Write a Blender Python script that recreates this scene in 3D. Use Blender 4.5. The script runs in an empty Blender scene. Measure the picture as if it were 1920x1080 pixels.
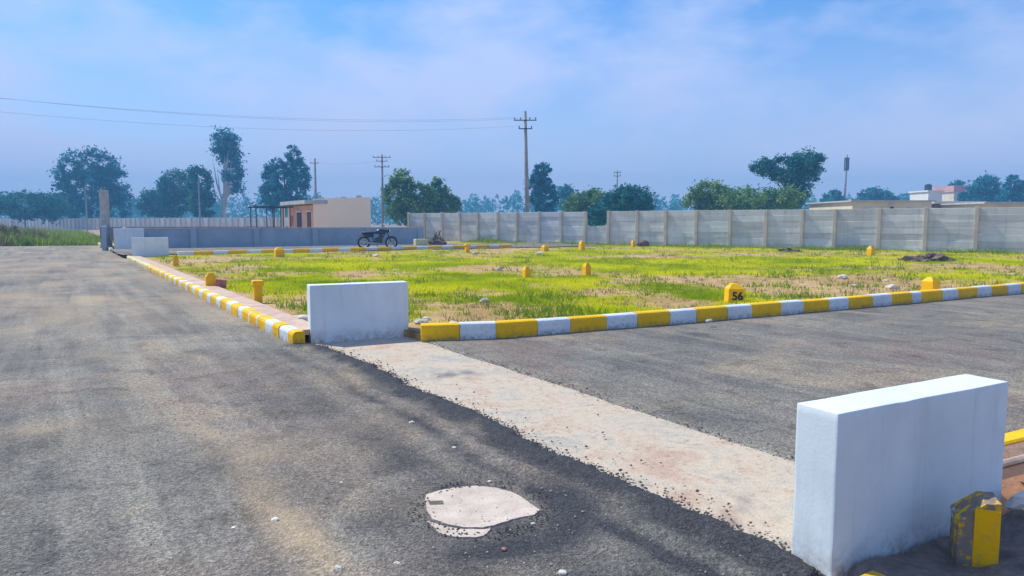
import bpy, bmesh, math, random
from mathutils import Vector, Matrix, noise

# ------------------------------------------------------------------ camera, sky, sun, exposure
S = bpy.context.scene
F, CH = 1350.0, 1.5                       # focal length in photo pixels (1920 wide), eye height
PITCH = math.atan(125 / F)
cam = bpy.data.cameras.new('camera'); camo = bpy.data.objects.new('camera', cam)
S.collection.objects.link(camo); S.camera = camo
cam.sensor_width = 36; cam.lens = 36 * F / 1920; cam.clip_start = 0.05; cam.clip_end = 6000
camo.location = (0, 0, CH); camo.rotation_euler = (math.pi / 2 - PITCH, 0, 0)
S.render.resolution_x, S.render.resolution_y = 1920, 1080

SUN_AZ, SUN_EL = math.radians(-60), math.radians(52)      # azimuth measured from +Y towards +X
world = bpy.data.worlds.new('World'); S.world = world; world.use_nodes = True
wn, wl = world.node_tree.nodes, world.node_tree.links
wn.clear()
wo = wn.new('ShaderNodeOutputWorld'); bg = wn.new('ShaderNodeBackground')
sky = wn.new('ShaderNodeTexSky'); sky.sky_type = 'NISHITA'; sky.sun_disc = False
sky.sun_elevation = SUN_EL; sky.sun_rotation = SUN_AZ % (2 * math.pi)
sky.air_density = 1.2; sky.dust_density = 0.3; sky.ozone_density = 2.0
tc = wn.new('ShaderNodeTexCoord'); mp = wn.new('ShaderNodeMapping')
mp.inputs['Scale'].default_value = (1.0, 1.0, 2.3); mp.inputs['Location'].default_value = (0.35, 0.1, 0.2)
nz = wn.new('ShaderNodeTexNoise'); nz.inputs['Scale'].default_value = 3.9
nz.inputs['Detail'].default_value = 7; nz.inputs['Roughness'].default_value = 0.55; nz.inputs['Distortion'].default_value = 0.1
cr = wn.new('ShaderNodeValToRGB')
cr.color_ramp.elements[0].position = 0.43; cr.color_ramp.elements[0].color = (0, 0, 0, 1)
cr.color_ramp.elements[1].position = 0.64; cr.color_ramp.elements[1].color = (0.70, 0.70, 0.70, 1)
tint = wn.new('ShaderNodeMix'); tint.data_type = 'RGBA'; tint.blend_type = 'MULTIPLY'
tint.inputs['Factor'].default_value = 1.0; tint.inputs[7].default_value = (0.52, 0.87, 1.32, 1)
cm = wn.new('ShaderNodeMix'); cm.data_type = 'RGBA'; cm.inputs[7].default_value = (5.4, 6.1, 8.5, 1)
wl.new(tc.outputs['Generated'], mp.inputs['Vector']); wl.new(mp.outputs[0], nz.inputs['Vector'])
wl.new(nz.outputs['Fac'], cr.inputs['Fac']); wl.new(cr.outputs['Color'], cm.inputs['Factor'])
wl.new(sky.outputs[0], tint.inputs[6]); wl.new(tint.outputs[2], cm.inputs[6])
sx = wn.new('ShaderNodeSeparateXYZ'); wl.new(tc.outputs['Generated'], sx.inputs[0])      # pale lavender veil low over the horizon, all round
hv = wn.new('ShaderNodeMapRange'); hv.interpolation_type = 'SMOOTHSTEP'; hv.inputs['From Min'].default_value = 0.0; hv.inputs['From Max'].default_value = 0.30
hv.inputs['To Min'].default_value = 0.8; hv.inputs['To Max'].default_value = 0.0; wl.new(sx.outputs['Z'], hv.inputs['Value'])
vm = wn.new('ShaderNodeMix'); vm.data_type = 'RGBA'; vm.inputs[7].default_value = (5.3, 5.3, 7.4, 1)
wl.new(hv.outputs[0], vm.inputs['Factor']); wl.new(cm.outputs[2], vm.inputs[6])
wl.new(vm.outputs[2], bg.inputs['Color']); bg.inputs['Strength'].default_value = 0.105
wl.new(bg.outputs[0], wo.inputs['Surface'])

sl = bpy.data.lights.new('sun', 'SUN'); sl.energy = 4.2; sl.angle = math.radians(0.55); sl.color = (1.0, 0.95, 0.79)
so = bpy.data.objects.new('sun', sl); S.collection.objects.link(so)
sdir = Vector((math.sin(SUN_AZ) * math.cos(SUN_EL), math.cos(SUN_AZ) * math.cos(SUN_EL), math.sin(SUN_EL)))
so.rotation_euler = (-sdir).to_track_quat('-Z', 'Y').to_euler(); so.location = sdir * 40
S.view_settings.view_transform = 'Standard'; S.view_settings.look = 'None'
S.view_settings.exposure = 0.32; S.view_settings.gamma = 1.0; S.view_settings.use_curve_mapping = False

# ------------------------------------------------------------------ helpers
R = random.Random(7)
COL = S.collection
cp_, sp_ = math.cos(-PITCH), math.sin(-PITCH)
def ray(x, y):
    a, b, c = x - 960, F, 540 - y
    return Vector((a, b * cp_ - c * sp_, b * sp_ + c * cp_))
def g(x, y, z=0.0):                       # photo pixel -> point on the level z
    d = ray(x, y); t = (z - CH) / d.z
    return Vector((0, 0, CH)) + d * t
def at(x, y, Y):                          # photo pixel -> point at depth Y
    d = ray(x, y); return Vector((0, 0, CH)) + d * (Y / d.y)
A1, A2 = math.radians(-32.5), math.radians(62.0)
U = Vector((math.sin(A1), math.cos(A1), 0)); W = Vector((math.cos(A1), -math.sin(A1), 0))
V = Vector((math.sin(A2), math.cos(A2), 0))
O = Vector((-2.59, 8.63, 0))
def uw(u, w, z=0.0): return O + U * u + W * w + Vector((0, 0, z))
ANG_V = math.atan2(V.y, V.x); ANG_U = math.atan2(U.y, U.x)
def fbm(p, s, o=4): return noise.fractal(Vector(p) * s, 1.0, 2.0, o)

class MB:
    def __init__(s): s.v, s.f = [], []
    def add(s, vs, fs):
        n = len(s.v); s.v += [tuple(v) for v in vs]; s.f += [tuple(i + n for i in f) for f in fs]; return s
    def box(s, c, size, rz=0.0, taper=1.0, rot=None):
        x, y, z = [q / 2 for q in size]; m = rot or Matrix.Rotation(rz, 3, 'Z'); c = Vector(c)
        P = [(-x, -y, -z), (x, -y, -z), (x, y, -z), (-x, y, -z)] + [(a * taper, b * taper, z) for a, b in ((-x, -y), (x, -y), (x, y), (-x, y))]
        return s.add([c + m @ Vector(p) for p in P], [(3, 2, 1, 0), (4, 5, 6, 7), (0, 1, 5, 4), (1, 2, 6, 5), (2, 3, 7, 6), (3, 0, 4, 7)])
    def bbox(s, c, size, b, rz=0.0):      # box with chamfered edges
        bm = bmesh.new(); bmesh.ops.create_cube(bm, size=1)
        for v in bm.verts: v.co = Vector((v.co.x * size[0], v.co.y * size[1], v.co.z * size[2]))
        bmesh.ops.bevel(bm, geom=bm.edges[:], offset=b, segments=2, affect='EDGES', profile=0.5)
        m = Matrix.Rotation(rz, 3, 'Z'); c = Vector(c)
        s.add([c + m @ v.co for v in bm.verts], [[v.index for v in f.verts] for f in bm.faces]) if not bm.verts.index_update() else 0
        bm.free(); return s
    def tube(s, pts, r, n=8, cap=True):
        pts = [Vector(p) for p in pts]; rr = r if isinstance(r, (list, tuple)) else [r] * len(pts)
        vs, fs = [], []; ref = None
        for i, p in enumerate(pts):
            t = (pts[min(i + 1, len(pts) - 1)] - pts[max(i - 1, 0)]).normalized()
            if ref is None: ref = Vector((0, 0, 1)) if abs(t.z) < .9 else Vector((1, 0, 0))
            a = (ref - t * ref.dot(t)).normalized(); b = t.cross(a); ref = a
            for k in range(n):
                q = 2 * math.pi * k / n; vs.append(p + (a * math.cos(q) + b * math.sin(q)) * rr[i])
        for i in range(len(pts) - 1):
            for k in range(n):
                fs.append((i * n + k, i * n + (k + 1) % n, (i + 1) * n + (k + 1) % n, (i + 1) * n + k))
        if cap: fs += [tuple(range(n))[::-1], tuple(range((len(pts) - 1) * n, len(pts) * n))]
        return s.add(vs, fs)
    def torus(s, c, R1, r, axis='Y', n=24, k=8, rot=None):
        vs, fs = [], []
        for i in range(n):
            a = 2 * math.pi * i / n
            for j in range(k):
                b = 2 * math.pi * j / k; d = R1 + r * math.cos(b)
                vs.append(Vector((d * math.cos(a), r * math.sin(b), d * math.sin(a))) + Vector(c))
        for i in range(n):
            for j in range(k):
                fs.append((i * k + j, i * k + (j + 1) % k, ((i + 1) % n) * k + (j + 1) % k, ((i + 1) % n) * k + j))
        return s.add(vs, fs)
    def lump(s, c, r, jit=0.25, sq=(1, 1, 1), sub=2, seed=0):
        bm = bmesh.new(); bmesh.ops.create_icosphere(bm, subdivisions=sub, radius=1)
        bm.verts.index_update(); off = Vector((seed * 3.7, seed * 1.3, seed * 2.1))
        vs = []
        for v in bm.verts:
            d = 1 + jit * noise.noise(v.co * 1.6 + off) + jit * .4 * noise.noise(v.co * 4 + off)
            vs.append(Vector(c) + Vector((v.co.x * sq[0], v.co.y * sq[1], v.co.z * sq[2])) * r * d)
        s.add(vs, [[v.index for v in f.verts] for f in bm.faces]); bm.free(); return s
    def prism(s, poly, z0, z1):           # poly: list of (x,y) counter-clockwise
        n = len(poly)
        return s.add([(p[0], p[1], z0) for p in poly] + [(p[0], p[1], z1) for p in poly],
                     [tuple(range(n))[::-1], tuple(range(n, 2 * n))] + [(i, (i + 1) % n, n + (i + 1) % n, n + i) for i in range(n)])
    def mesh(s, name, mat, smooth=False):
        me = bpy.data.meshes.new(name); me.from_pydata(s.v, [], s.f); me.update()
        if smooth:
            for p in me.polygons: p.use_smooth = True
        for m in (mat if isinstance(mat, list) else [mat]): me.materials.append(m)
        return me
    def build(s, name, mat, parent=None, smooth=False, loc=None):
        o = bpy.data.objects.new(name, s.mesh(name, mat, smooth)); COL.objects.link(o)
        if parent: o.parent = parent
        if loc: o.location = loc
        return o
def inst(name, me, parent=None, loc=(0, 0, 0), rz=0.0):
    o = bpy.data.objects.new(name, me); COL.objects.link(o); o.location = loc; o.rotation_euler = (0, 0, rz)
    if parent: o.parent = parent
    return o
def tag(o, label=None, cat=None, group=None, kind=None):
    if label: o['label'] = label
    if cat: o['category'] = cat
    if group: o['group'] = group
    if kind: o['kind'] = kind
    return o
def thing(name, label, cat, loc=(0, 0, 0), rz=0.0, group=None):
    o = bpy.data.objects.new(name, None); COL.objects.link(o); o.empty_display_size = .2
    o.location = loc; o.rotation_euler = (0, 0, rz); return tag(o, label, cat, group)
def copy_tree(o, parent=None):
    c = o.copy(); COL.objects.link(c); c.parent = parent
    for ch in list(o.children): copy_tree(ch, c)
    return c

# ------------------------------------------------------------------ materials
class NT:
    def __init__(s, name):
        s.m = bpy.data.materials.new(name); s.m.use_nodes = True; s.n = s.m.node_tree.nodes; s.l = s.m.node_tree.links
        s.p = s.n['Principled BSDF']; s.pos = None
    def P(s):
        if not s.pos: s.pos = s.n.new('ShaderNodeNewGeometry').outputs['Position']
        return s.pos
    def noise(s, scale, detail=4, rough=.6, dist=0, vec=None, stretch=None, ang=0):
        v = vec or s.P()
        if stretch:
            m = s.n.new('ShaderNodeMapping'); m.vector_type = 'POINT'
            m0 = s.n.new('ShaderNodeVectorRotate'); m0.rotation_type = 'Z_AXIS'; m0.inputs['Angle'].default_value = ang
            s.l.new(v, m0.inputs['Vector']); s.l.new(m0.outputs[0], m.inputs['Vector']); m.inputs['Scale'].default_value = stretch; v = m.outputs[0]
        t = s.n.new('ShaderNodeTexNoise'); s.l.new(v, t.inputs['Vector'])
        t.inputs['Scale'].default_value = scale; t.inputs['Detail'].default_value = detail
        t.inputs['Roughness'].default_value = rough; t.inputs['Distortion'].default_value = dist
        return t.outputs['Fac']
    def ramp(s, fac, stops):
        r = s.n.new('ShaderNodeValToRGB'); e = r.color_ramp.elements
        while len(e) < len(stops): e.new(.5)
        for k, (p, c) in zip(e, stops):
            k.position = p; c = (c, c, c) if isinstance(c, (int, float)) else c; k.color = (*c, 1)
        s.l.new(fac, r.inputs['Fac']); return r.outputs['Color']
    def mix(s, fac, a, b, mode='MIX'):
        m = s.n.new('ShaderNodeMix'); m.data_type = 'RGBA'; m.blend_type = mode
        for k, q in ((0, fac), (6, a), (7, b)):
            if hasattr(q, 'is_linked') or hasattr(q, 'links'): s.l.new(q, m.inputs[k])
            elif isinstance(q, (int, float)): m.inputs[k].default_value = q if k == 0 else (q, q, q, 1)
            else: m.inputs[k].default_value = (*q, 1)
        return m.outputs[2]
    def attr(s, name):
        a = s.n.new('ShaderNodeAttribute'); a.attribute_name = name; return a
    def bump(s, h, strength=.3, dist=.01):
        b = s.n.new('ShaderNodeBump'); b.inputs['Strength'].default_value = strength; b.inputs['Distance'].default_value = dist
        s.l.new(h, b.inputs['Height']); s.l.new(b.outputs[0], s.p.inputs['Normal'])
    def col(s, c): s.l.new(c, s.p.inputs['Base Color'])
    def rough(s, v): s.p.inputs['Roughness'].default_value = v
def simple(name, c1, c2, scale, rough=.8, bump=.2, bscale=None, bdist=.01, lo=.35, hi=.65, metal=0.0):
    t = NT(name); t.col(t.ramp(t.noise(scale, 6, .65), [(lo, c1), (hi, c2)])); t.rough(rough)
    t.p.inputs['Metallic'].default_value = metal
    if bump: t.bump(t.noise(bscale or scale * 6, 4), bump, bdist)
    return t.m

def m_asphalt(name, light, dark, tar_and_shade=False):
    t = NT(name)
    big = t.ramp(t.noise(.7, 6, .62, .7), [(.38, 0), (.62, 1)])
    streak = t.ramp(t.noise(1.0, 6, .65, .25, stretch=(3.2, .20, 1), ang=A1), [(.40, 0), (.62, 1)])
    c = t.mix(t.mix(.55, big, streak), dark, light)
    dust = t.ramp(t.noise(.45, 7, .7, 1.1), [(.50, 0), (.66, 1)])
    c = t.mix(t.mix(1.0, dust, .55, 'MULTIPLY'), c, (.37, .29, .20))
    rust = t.ramp(t.noise(.33, 5, .6, .5, stretch=(1, 1.3, 1), ang=1.1), [(.5, 0), (.66, .32)])
    c = t.mix(rust, c, (.25, .16, .13))
    pit = t.ramp(t.noise(2.6, 6, .7, .5), [(.33, .62), (.48, 1.0)]); c = t.mix(1.0, c, pit, 'MULTIPLY')
    vor = t.n.new('ShaderNodeTexVoronoi'); vor.inputs['Scale'].default_value = 85; t.l.new(t.P(), vor.inputs['Vector'])
    chips = t.ramp(vor.outputs['Color'], [(.15, .65), (.5, .97), (.9, 1.4)])
    grain = t.ramp(t.noise(150, 3, .8), [(.3, .45), (.5, 1.0), (.72, 1.8)])
    grain2 = t.ramp(t.noise(34, 5, .8), [(.28, .55), (.72, 1.5)])
    grain = t.mix(1.0, grain, chips, 'MULTIPLY')
    c = t.mix(1.0, t.mix(1.0, c, grain, 'MULTIPLY'), grain2, 'MULTIPLY')
    if tar_and_shade:
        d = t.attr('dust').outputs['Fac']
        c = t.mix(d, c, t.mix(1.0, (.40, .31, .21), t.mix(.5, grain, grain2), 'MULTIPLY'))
        f = t.attr('tar_and_shade').outputs['Fac']  # new tar tone, plus the edge's shadow bands painted into the colour
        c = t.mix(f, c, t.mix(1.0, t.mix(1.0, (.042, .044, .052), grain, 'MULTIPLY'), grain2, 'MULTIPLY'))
    t.col(c); t.rough(.9); t.p.inputs['Specular IOR Level'].default_value = .25
    t.bump(t.mix(.5, vor.outputs['Distance'], t.noise(35, 4, .7)), .8, .012); return t.m
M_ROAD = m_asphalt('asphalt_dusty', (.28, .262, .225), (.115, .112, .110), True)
M_SIDE = m_asphalt('asphalt_side', (.235, .22, .192), (.108, .106, .105))
t = NT('pebbled_concrete')
c = t.ramp(t.noise(1.7, 7, .72, .6), [(.34, (.43, .30, .23)), (.5, (.50, .425, .335)), (.66, (.34, .325, .30))])
g1 = t.ramp(t.noise(75, 4, .8), [(.28, .45), (.45, .98), (.7, 1.2)])
c = t.mix(1.0, c, g1, 'MULTIPLY')
sp = t.ramp(t.noise(17, 6, .8), [(.30, .38), (.44, 1.0), (.7, 1.12)]); c = t.mix(1.0, c, sp, 'MULTIPLY')
st = t.attr('stain').outputs['Fac']; c = t.mix(st, c, t.mix(1.0, (.12, .13, .15), g1, 'MULTIPLY'))
t.col(c); t.rough(.9); t.bump(t.mix(.5, t.noise(60, 4, .75), t.noise(11, 4, .6)), .6, .015); M_STRIP = t.m
t = NT('white_painted_plaster')
c = t.ramp(t.noise(2.2, 6, .65, .3), [(.3, (.60, .68, .72)), (.65, (.72, .80, .84))])
d = t.ramp(t.noise(9, 6, .7), [(.62, 0), (.8, .28)]); c = t.mix(d, c, (.45, .41, .36))
sep = t.n.new('ShaderNodeSeparateXYZ'); t.l.new(t.P(), sep.inputs[0])
mr = t.n.new('ShaderNodeMapRange'); mr.inputs['From Min'].default_value = .0; mr.inputs['From Max'].default_value = .16
mr.inputs['To Min'].default_value = .75; mr.inputs['To Max'].default_value = 0; t.l.new(sep.outputs['Z'], mr.inputs['Value'])
drip = t.ramp(t.noise(1.0, 6, .7, .2, stretch=(9, 9, .7)), [(.54, 0), (.75, .35)]); c = t.mix(drip, c, (.42, .41, .40))
splash = t.mix(1.0, mr.outputs[0], t.ramp(t.noise(14, 6, .75), [(.4, 0), (.62, 1)]), 'MULTIPLY')
c = t.mix(splash, c, (.30, .24, .19)); t.col(c); t.rough(.7); t.bump(t.mix(.4, t.noise(6, 5), t.noise(60, 4)), .22, .01); M_WHITE = t.m

def painted(name, paint, base, wear_lo=.58, scale=9, rough=.55):
    t = NT(name)
    w = t.ramp(t.noise(scale, 7, .72), [(wear_lo, 0), (wear_lo + .07, 1)])
    pc = t.ramp(t.noise(3, 5), [(.3, [q * .82 for q in paint]), (.7, paint)])
    dirt = t.ramp(t.noise(26, 5, .7), [(.5, 0), (.75, .4)])
    c = t.mix(dirt, t.mix(w, pc, base), [q * .55 for q in base])
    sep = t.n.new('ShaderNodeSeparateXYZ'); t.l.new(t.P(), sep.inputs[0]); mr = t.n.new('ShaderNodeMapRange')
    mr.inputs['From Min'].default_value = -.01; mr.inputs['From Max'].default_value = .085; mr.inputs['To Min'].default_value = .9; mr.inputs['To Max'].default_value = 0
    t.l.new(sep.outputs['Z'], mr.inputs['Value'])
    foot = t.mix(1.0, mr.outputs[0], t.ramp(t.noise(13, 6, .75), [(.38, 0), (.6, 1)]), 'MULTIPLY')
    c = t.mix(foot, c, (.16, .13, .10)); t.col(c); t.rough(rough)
    t.bump(t.noise(30, 6, .7), .35, .008); t.p.inputs['Specular IOR Level'].default_value = .15; return t.m
CONC = (.34, .31, .28)
M_YEL = painted('yellow_paint', (1.0, .57, .0), CONC, .66)
M_KWHITE = painted('white_kerb_paint', (.74, .80, .83), CONC, .68)
M_CREAM = painted('faded_cream_paint', (.78, .70, .38), CONC, .64)
M_YWORN = painted('worn_yellow_paint', (.85, .50, .005), (.25, .20, .165), .43, 15)
M_YMARK = painted('yellow_marker_paint', (1.0, .54, .0), CONC, .72)
M_CONC = simple('grey_concrete', (.36, .34, .31), (.50, .475, .44), 3.5, .9, .4, 40)
t = NT('precast_panel'); oi = t.n.new('ShaderNodeObjectInfo')
c = t.ramp(t.noise(1.4, 6, .65), [(.3, (.52, .55, .55)), (.7, (.70, .72, .71))])
c = t.mix(1.0, c, t.ramp(oi.outputs['Random'], [(0, .80), (1, 1.12)]), 'MULTIPLY')
dr = t.ramp(t.noise(1.0, 6, .7, .3, stretch=(5, 5, .5)), [(.52, 0), (.75, .35)]); c = t.mix(dr, c, (.20, .19, .17))
t.col(c); t.rough(.9); t.bump(t.noise(25, 4), .4, .01); M_PANEL = t.m
M_POST = simple('precast_post', (.46, .42, .35), (.62, .56, .47), 2.0, .9, .3, 30)
M_BLOCKW = simple('cement_block_wall', (.25, .33, .43), (.33, .42, .53), 1.2, .95, .5, 18)
M_BRICKW = simple('brick_back_wall', (.24, .17, .17), (.36, .28, .27), 2.0, .95, .5, 14)
M_PATH = simple('pink_concrete', (.46, .31, .24), (.62, .46, .37), 3.5, .9, .5, 45)
M_PEACH = simple('peach_wall_paint', (.93, .70, .55), (.95, .76, .62), .7, .85, .15, 10)
M_PINKW = simple('pink_wall_paint', (.70, .36, .30), (.78, .50, .42), .9, .85, .15, 10)
M_SLAB = simple('roof_slab', (.36, .38, .41), (.48, .50, .53), 1.5, .9, .3, 14)
M_DARK = simple('dark_opening', (.03, .028, .035), (.055, .045, .05), 3, .6, .1)
M_BROWN = simple('brown_door', (.10, .045, .04), (.15, .07, .06), 4, .6, .1)
M_STEEL = simple('dark_steel', (.03, .035, .05), (.06, .065, .08), 8, .5, .1, metal=.4)
M_POLE = simple('pole_concrete', (.24, .25, .27), (.38, .38, .38), 1.3, .9, .3, 20)
M_WIRE = simple('wire', (.30, .33, .38), (.36, .39, .44), 3, .6, 0)
M_CERAM = simple('insulator', (.20, .12, .09), (.3, .2, .15), 6, .3, 0)
M_TRUNK = simple('bark', (.10, .08, .065), (.19, .16, .13), 2.5, .95, .5, 12)
M_PALEB = simple('pale_bark', (.50, .48, .45), (.66, .64, .60), 1.2, .9, .3, 8)
M_RUBBLE = simple('brown_rubble', (.10, .07, .06), (.22, .16, .13), 4, .95, .7, 20)
M_CLAY = simple('orange_clay', (.56, .25, .12), (.70, .36, .19), 5, .9, .5, 40)
M_STONE = simple('pale_stone', (.55, .50, .44), (.75, .70, .63), 20, .9, .3, 60)
M_MANH = simple('manhole_concrete', (.46, .38, .32), (.62, .53, .46), 6, .9, .6, 70)
M_GROUT = simple('dark_grit', (.09, .085, .07), (.16, .15, .12), 40, .95, .5)
M_GRIT = simple('loose_grit', (.15, .115, .10), (.30, .23, .185), 12, .95, .9, 60, .02)
M_TYRE = simple('tyre_rubber', (.015, .016, .02), (.03, .03, .035), 9, .8, .2)
M_BPAINT = simple('navy_bike_paint', (.008, .02, .06), (.012, .03, .09), 5, .25, 0)
M_CHROME = simple('bike_metal', (.45, .46, .48), (.6, .6, .62), 8, .3, 0, metal=.9)
M_SEAT = simple('black_seat', (.012, .012, .018), (.025, .025, .03), 8, .6, .1)
M_GLASS = simple('lamp_glass', (.7, .75, .8), (.8, .85, .88), 4, .1, 0)
M_BLACK = simple('black_lettering', (.008, .01, .008), (.02, .025, .015), 6, .7, 0)
M_HWHITE = simple('house_white', (.66, .67, .62), (.78, .78, .74), .3, .85, .1)
M_HCREAM = simple('house_cream', (.60, .52, .40), (.72, .65, .52), .5, .85, .1)
M_HPINK = simple('house_pink_roof', (.52, .25, .24), (.62, .34, .32), .5, .85, .1)
M_RED = simple('red_brick', (.38, .12, .11), (.48, .2, .18), 14, .9, .4)

def m_soil():
    t = NT('plot_soil')
    dirt = t.ramp(t.noise(.5, 6, .65, .4), [(.3, (.34, .205, .075)), (.5, (.47, .30, .125)), (.72, (.54, .37, .20))])
    dirt = t.mix(1.0, dirt, t.ramp(t.noise(4.5, 8, .8), [(.3, .5), (.5, 1.0), (.7, 1.3)]), 'MULTIPLY')
    green = t.ramp(t.noise(1.6, 5, .7), [(.3, (.36, .36, .008)), (.7, (.48, .43, .02))])
    f = t.attr('grass').outputs['Fac']
    f2 = t.mix(.35, f, t.ramp(t.noise(5, 5, .75), [(.42, 0), (.6, 1)]))
    f2 = t.mix(1.0, f2, f, 'MULTIPLY')
    t.col(t.mix(f2, dirt, green)); t.rough(.95); t.bump(t.noise(7, 6, .75), .8, .05); return t.m
M_SOIL = m_soil()
M_EARTH = simple('bare_earth', (.30, .20, .12), (.42, .30, .19), .3, .95, .5, 3, .05)
def m_leaf(name, lo, hi, transl=.3, var='tone', rough=.6):
    t = NT(name); a = t.attr(var).outputs['Fac']
    c = t.mix(a, lo, hi); t.col(c); t.rough(rough); t.p.inputs['Specular IOR Level'].default_value = .05
    tr = t.n.new('ShaderNodeBsdfTranslucent'); t.l.new(c, tr.inputs['Color'])
    mx = t.n.new('ShaderNodeMixShader'); mx.inputs[0].default_value = transl
    out = t.n['Material Output']
    t.l.new(t.p.outputs[0], mx.inputs[1]); t.l.new(tr.outputs[0], mx.inputs[2]); t.l.new(mx.outputs[0], out.inputs['Surface']); return t.m
M_GRASS = m_leaf('grass_blades', (.28, .42, .004), (.80, .80, .015), .40)
M_WEED = m_leaf('weed_leaves', (.16, .28, .02), (.36, .44, .03), .35)
M_DRYW = m_leaf('dry_weed', (.20, .17, .09), (.32, .27, .15), .3)
M_LEAF_B = m_leaf('eucalyptus_leaves', (.004, .13, .20), (.04, .32, .38), .2)
M_LEAF_G = m_leaf('green_tree_leaves', (.03, .14, .09), (.30, .44, .09), .25)
M_LEAF_D = m_leaf('dark_tree_leaves', (.004, .11, .16), (.08, .31, .22), .2)
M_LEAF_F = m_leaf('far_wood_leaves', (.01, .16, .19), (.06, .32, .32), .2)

# ------------------------------------------------------------------ ground, roads, plot
GR = MB(); GR.add([(-4000, -200, -.09), (4000, -200, -.09), (4000, 5000, -.09), (-4000, 5000, -.09)], [(0, 1, 2, 3)])
tag(GR.build('ground', M_EARTH), kind='structure')

def frange(a, b, st):
    n = max(1, int(round((b - a) / st))); return [a + (b - a) * i / n for i in range(n + 1)]
U_MOUTH0, U_MOUTH1 = -6.95, .10
def edge_w(u):                                            # where the ragged asphalt edge lies
    if not (U_MOUTH0 < u < U_MOUTH1): return .0
    k = min(1, (u - U_MOUTH0) / .06, (U_MOUTH1 - u) / .35)
    return k * (.27 + .07 * noise.noise(Vector((u * .9, 3.1, 0))) + .045 * noise.noise(Vector((u * 4, 7.7, 0))) + .035 * noise.noise(Vector((u * 13, 1.7, 0))) + .022 * noise.noise(Vector((u * 33, 4.7, 0))))
us = frange(-26, -9.5, 1.0)[:-1] + frange(-9.5, .4, .032)[:-1] + frange(.4, 44, 1.4)
ws = frange(-18, -6, .8)[:-1] + frange(-6, -1.6, .11)[:-1] + frange(-1.6, 0, .028)
rv, rf, tar_and_shade, dusty = [], [], [], []
TRK = [g(330, 780), g(430, 850), g(500, 930), g(570, 1010), g(620, 1075)]
TRK = [((p - O).dot(U), (p - O).dot(W)) for p in TRK]
DUST = [(g(x, y), a) for x, y, a in ((400, 790, .5), (640, 785, .35), (180, 560, .5), (690, 640, .3), (790, 960, .22), (60, 820, .4), (200, 660, .5), (330, 560, .6), (1120, 830, .2), (470, 850, .3))]
for i, u in enumerate(us):
    e = edge_w(u); n1 = noise.noise(Vector((u * .8, 0, 9)))
    for j, w in enumerate(ws):
        ww = w if w < -1.6 else -1.6 + (w + 1.6) / 1.6 * (1.6 + e)
        d = e - ww                                        # distance in from the ragged edge
        z = .012 * fbm((ww, u, 0), .35, 3) * min(1, max(0, d - .8)) + .004; fr = 0.0
        inm = 0 if not (-11 < u < .3) else min(1, (u + 11) / 3, (.3 - u) / .5)
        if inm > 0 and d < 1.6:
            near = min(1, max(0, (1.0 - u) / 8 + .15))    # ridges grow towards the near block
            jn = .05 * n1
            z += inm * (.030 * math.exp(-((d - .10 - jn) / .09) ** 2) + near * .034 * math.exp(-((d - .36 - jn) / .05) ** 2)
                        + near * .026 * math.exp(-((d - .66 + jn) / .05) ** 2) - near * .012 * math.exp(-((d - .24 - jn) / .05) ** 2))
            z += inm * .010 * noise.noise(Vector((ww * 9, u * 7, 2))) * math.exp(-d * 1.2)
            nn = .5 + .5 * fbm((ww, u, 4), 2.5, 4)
            fr = inm * max(0, min(1, ((1.15 + .5 * near) * math.exp(-((d - .06) / (.14 + .10 * near)) ** 2) + near * 1.1 * math.exp(-((d - .50 - jn) / .075) ** 2)  # dark bands: new tar and the raised edge's shadow, put into the colour
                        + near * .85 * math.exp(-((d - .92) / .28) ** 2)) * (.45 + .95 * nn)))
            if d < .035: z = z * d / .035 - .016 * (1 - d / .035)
        # dark patch of newer asphalt round the manhole
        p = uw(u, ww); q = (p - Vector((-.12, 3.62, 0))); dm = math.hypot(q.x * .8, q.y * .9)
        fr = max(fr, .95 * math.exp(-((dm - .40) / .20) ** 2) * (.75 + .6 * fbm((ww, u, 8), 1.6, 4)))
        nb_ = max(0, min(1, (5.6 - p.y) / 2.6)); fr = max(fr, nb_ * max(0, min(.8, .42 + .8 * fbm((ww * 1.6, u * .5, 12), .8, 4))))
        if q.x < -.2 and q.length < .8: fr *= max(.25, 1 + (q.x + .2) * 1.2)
        if dm < .55: z = z * max(0, (dm - .4) / .15) if dm > .4 else 0
        du = .55 * max(0, .4 + fbm((ww, u, 3), .9, 4)) if u > 2 else 0
        for (ua, wa), (ub, wb) in zip(TRK, TRK[1:]):
            if min(ua, ub) <= u <= max(ua, ub):
                wt = wa + (wb - wa) * (u - ua) / (ub - ua); du = max(du, .8 * math.exp(-((ww - wt) / .11) ** 2) * max(0, .55 + 1.1 * fbm((ww, u, 6), 2.2, 4)))
        for c_, a_ in DUST: du = max(du, .8 * math.exp(-((p - c_).length / a_) ** 2) * max(0, .5 + 1.2 * fbm((ww, u, 11), 1.6, 4)))
        dusty.append(max(0, min(1, du))); p.z = z; rv.append(p); tar_and_shade.append(max(0, min(1, fr)))
    if i:
        n = len(ws)
        for j in range(n - 1): rf.append(((i - 1) * n + j, (i - 1) * n + j + 1, i * n + j + 1, i * n + j))
def add_attr(me, name, vals):
    a = me.attributes.new(name, 'FLOAT', 'POINT'); a.data.foreach_set('value', vals)
mb = MB(); mb.add(rv, rf); road = mb.build('main_road', M_ROAD, smooth=True); add_attr(road.data, 'tar_and_shade', tar_and_shade); add_attr(road.data, 'dust', dusty); tag(road, kind='structure')

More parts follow.
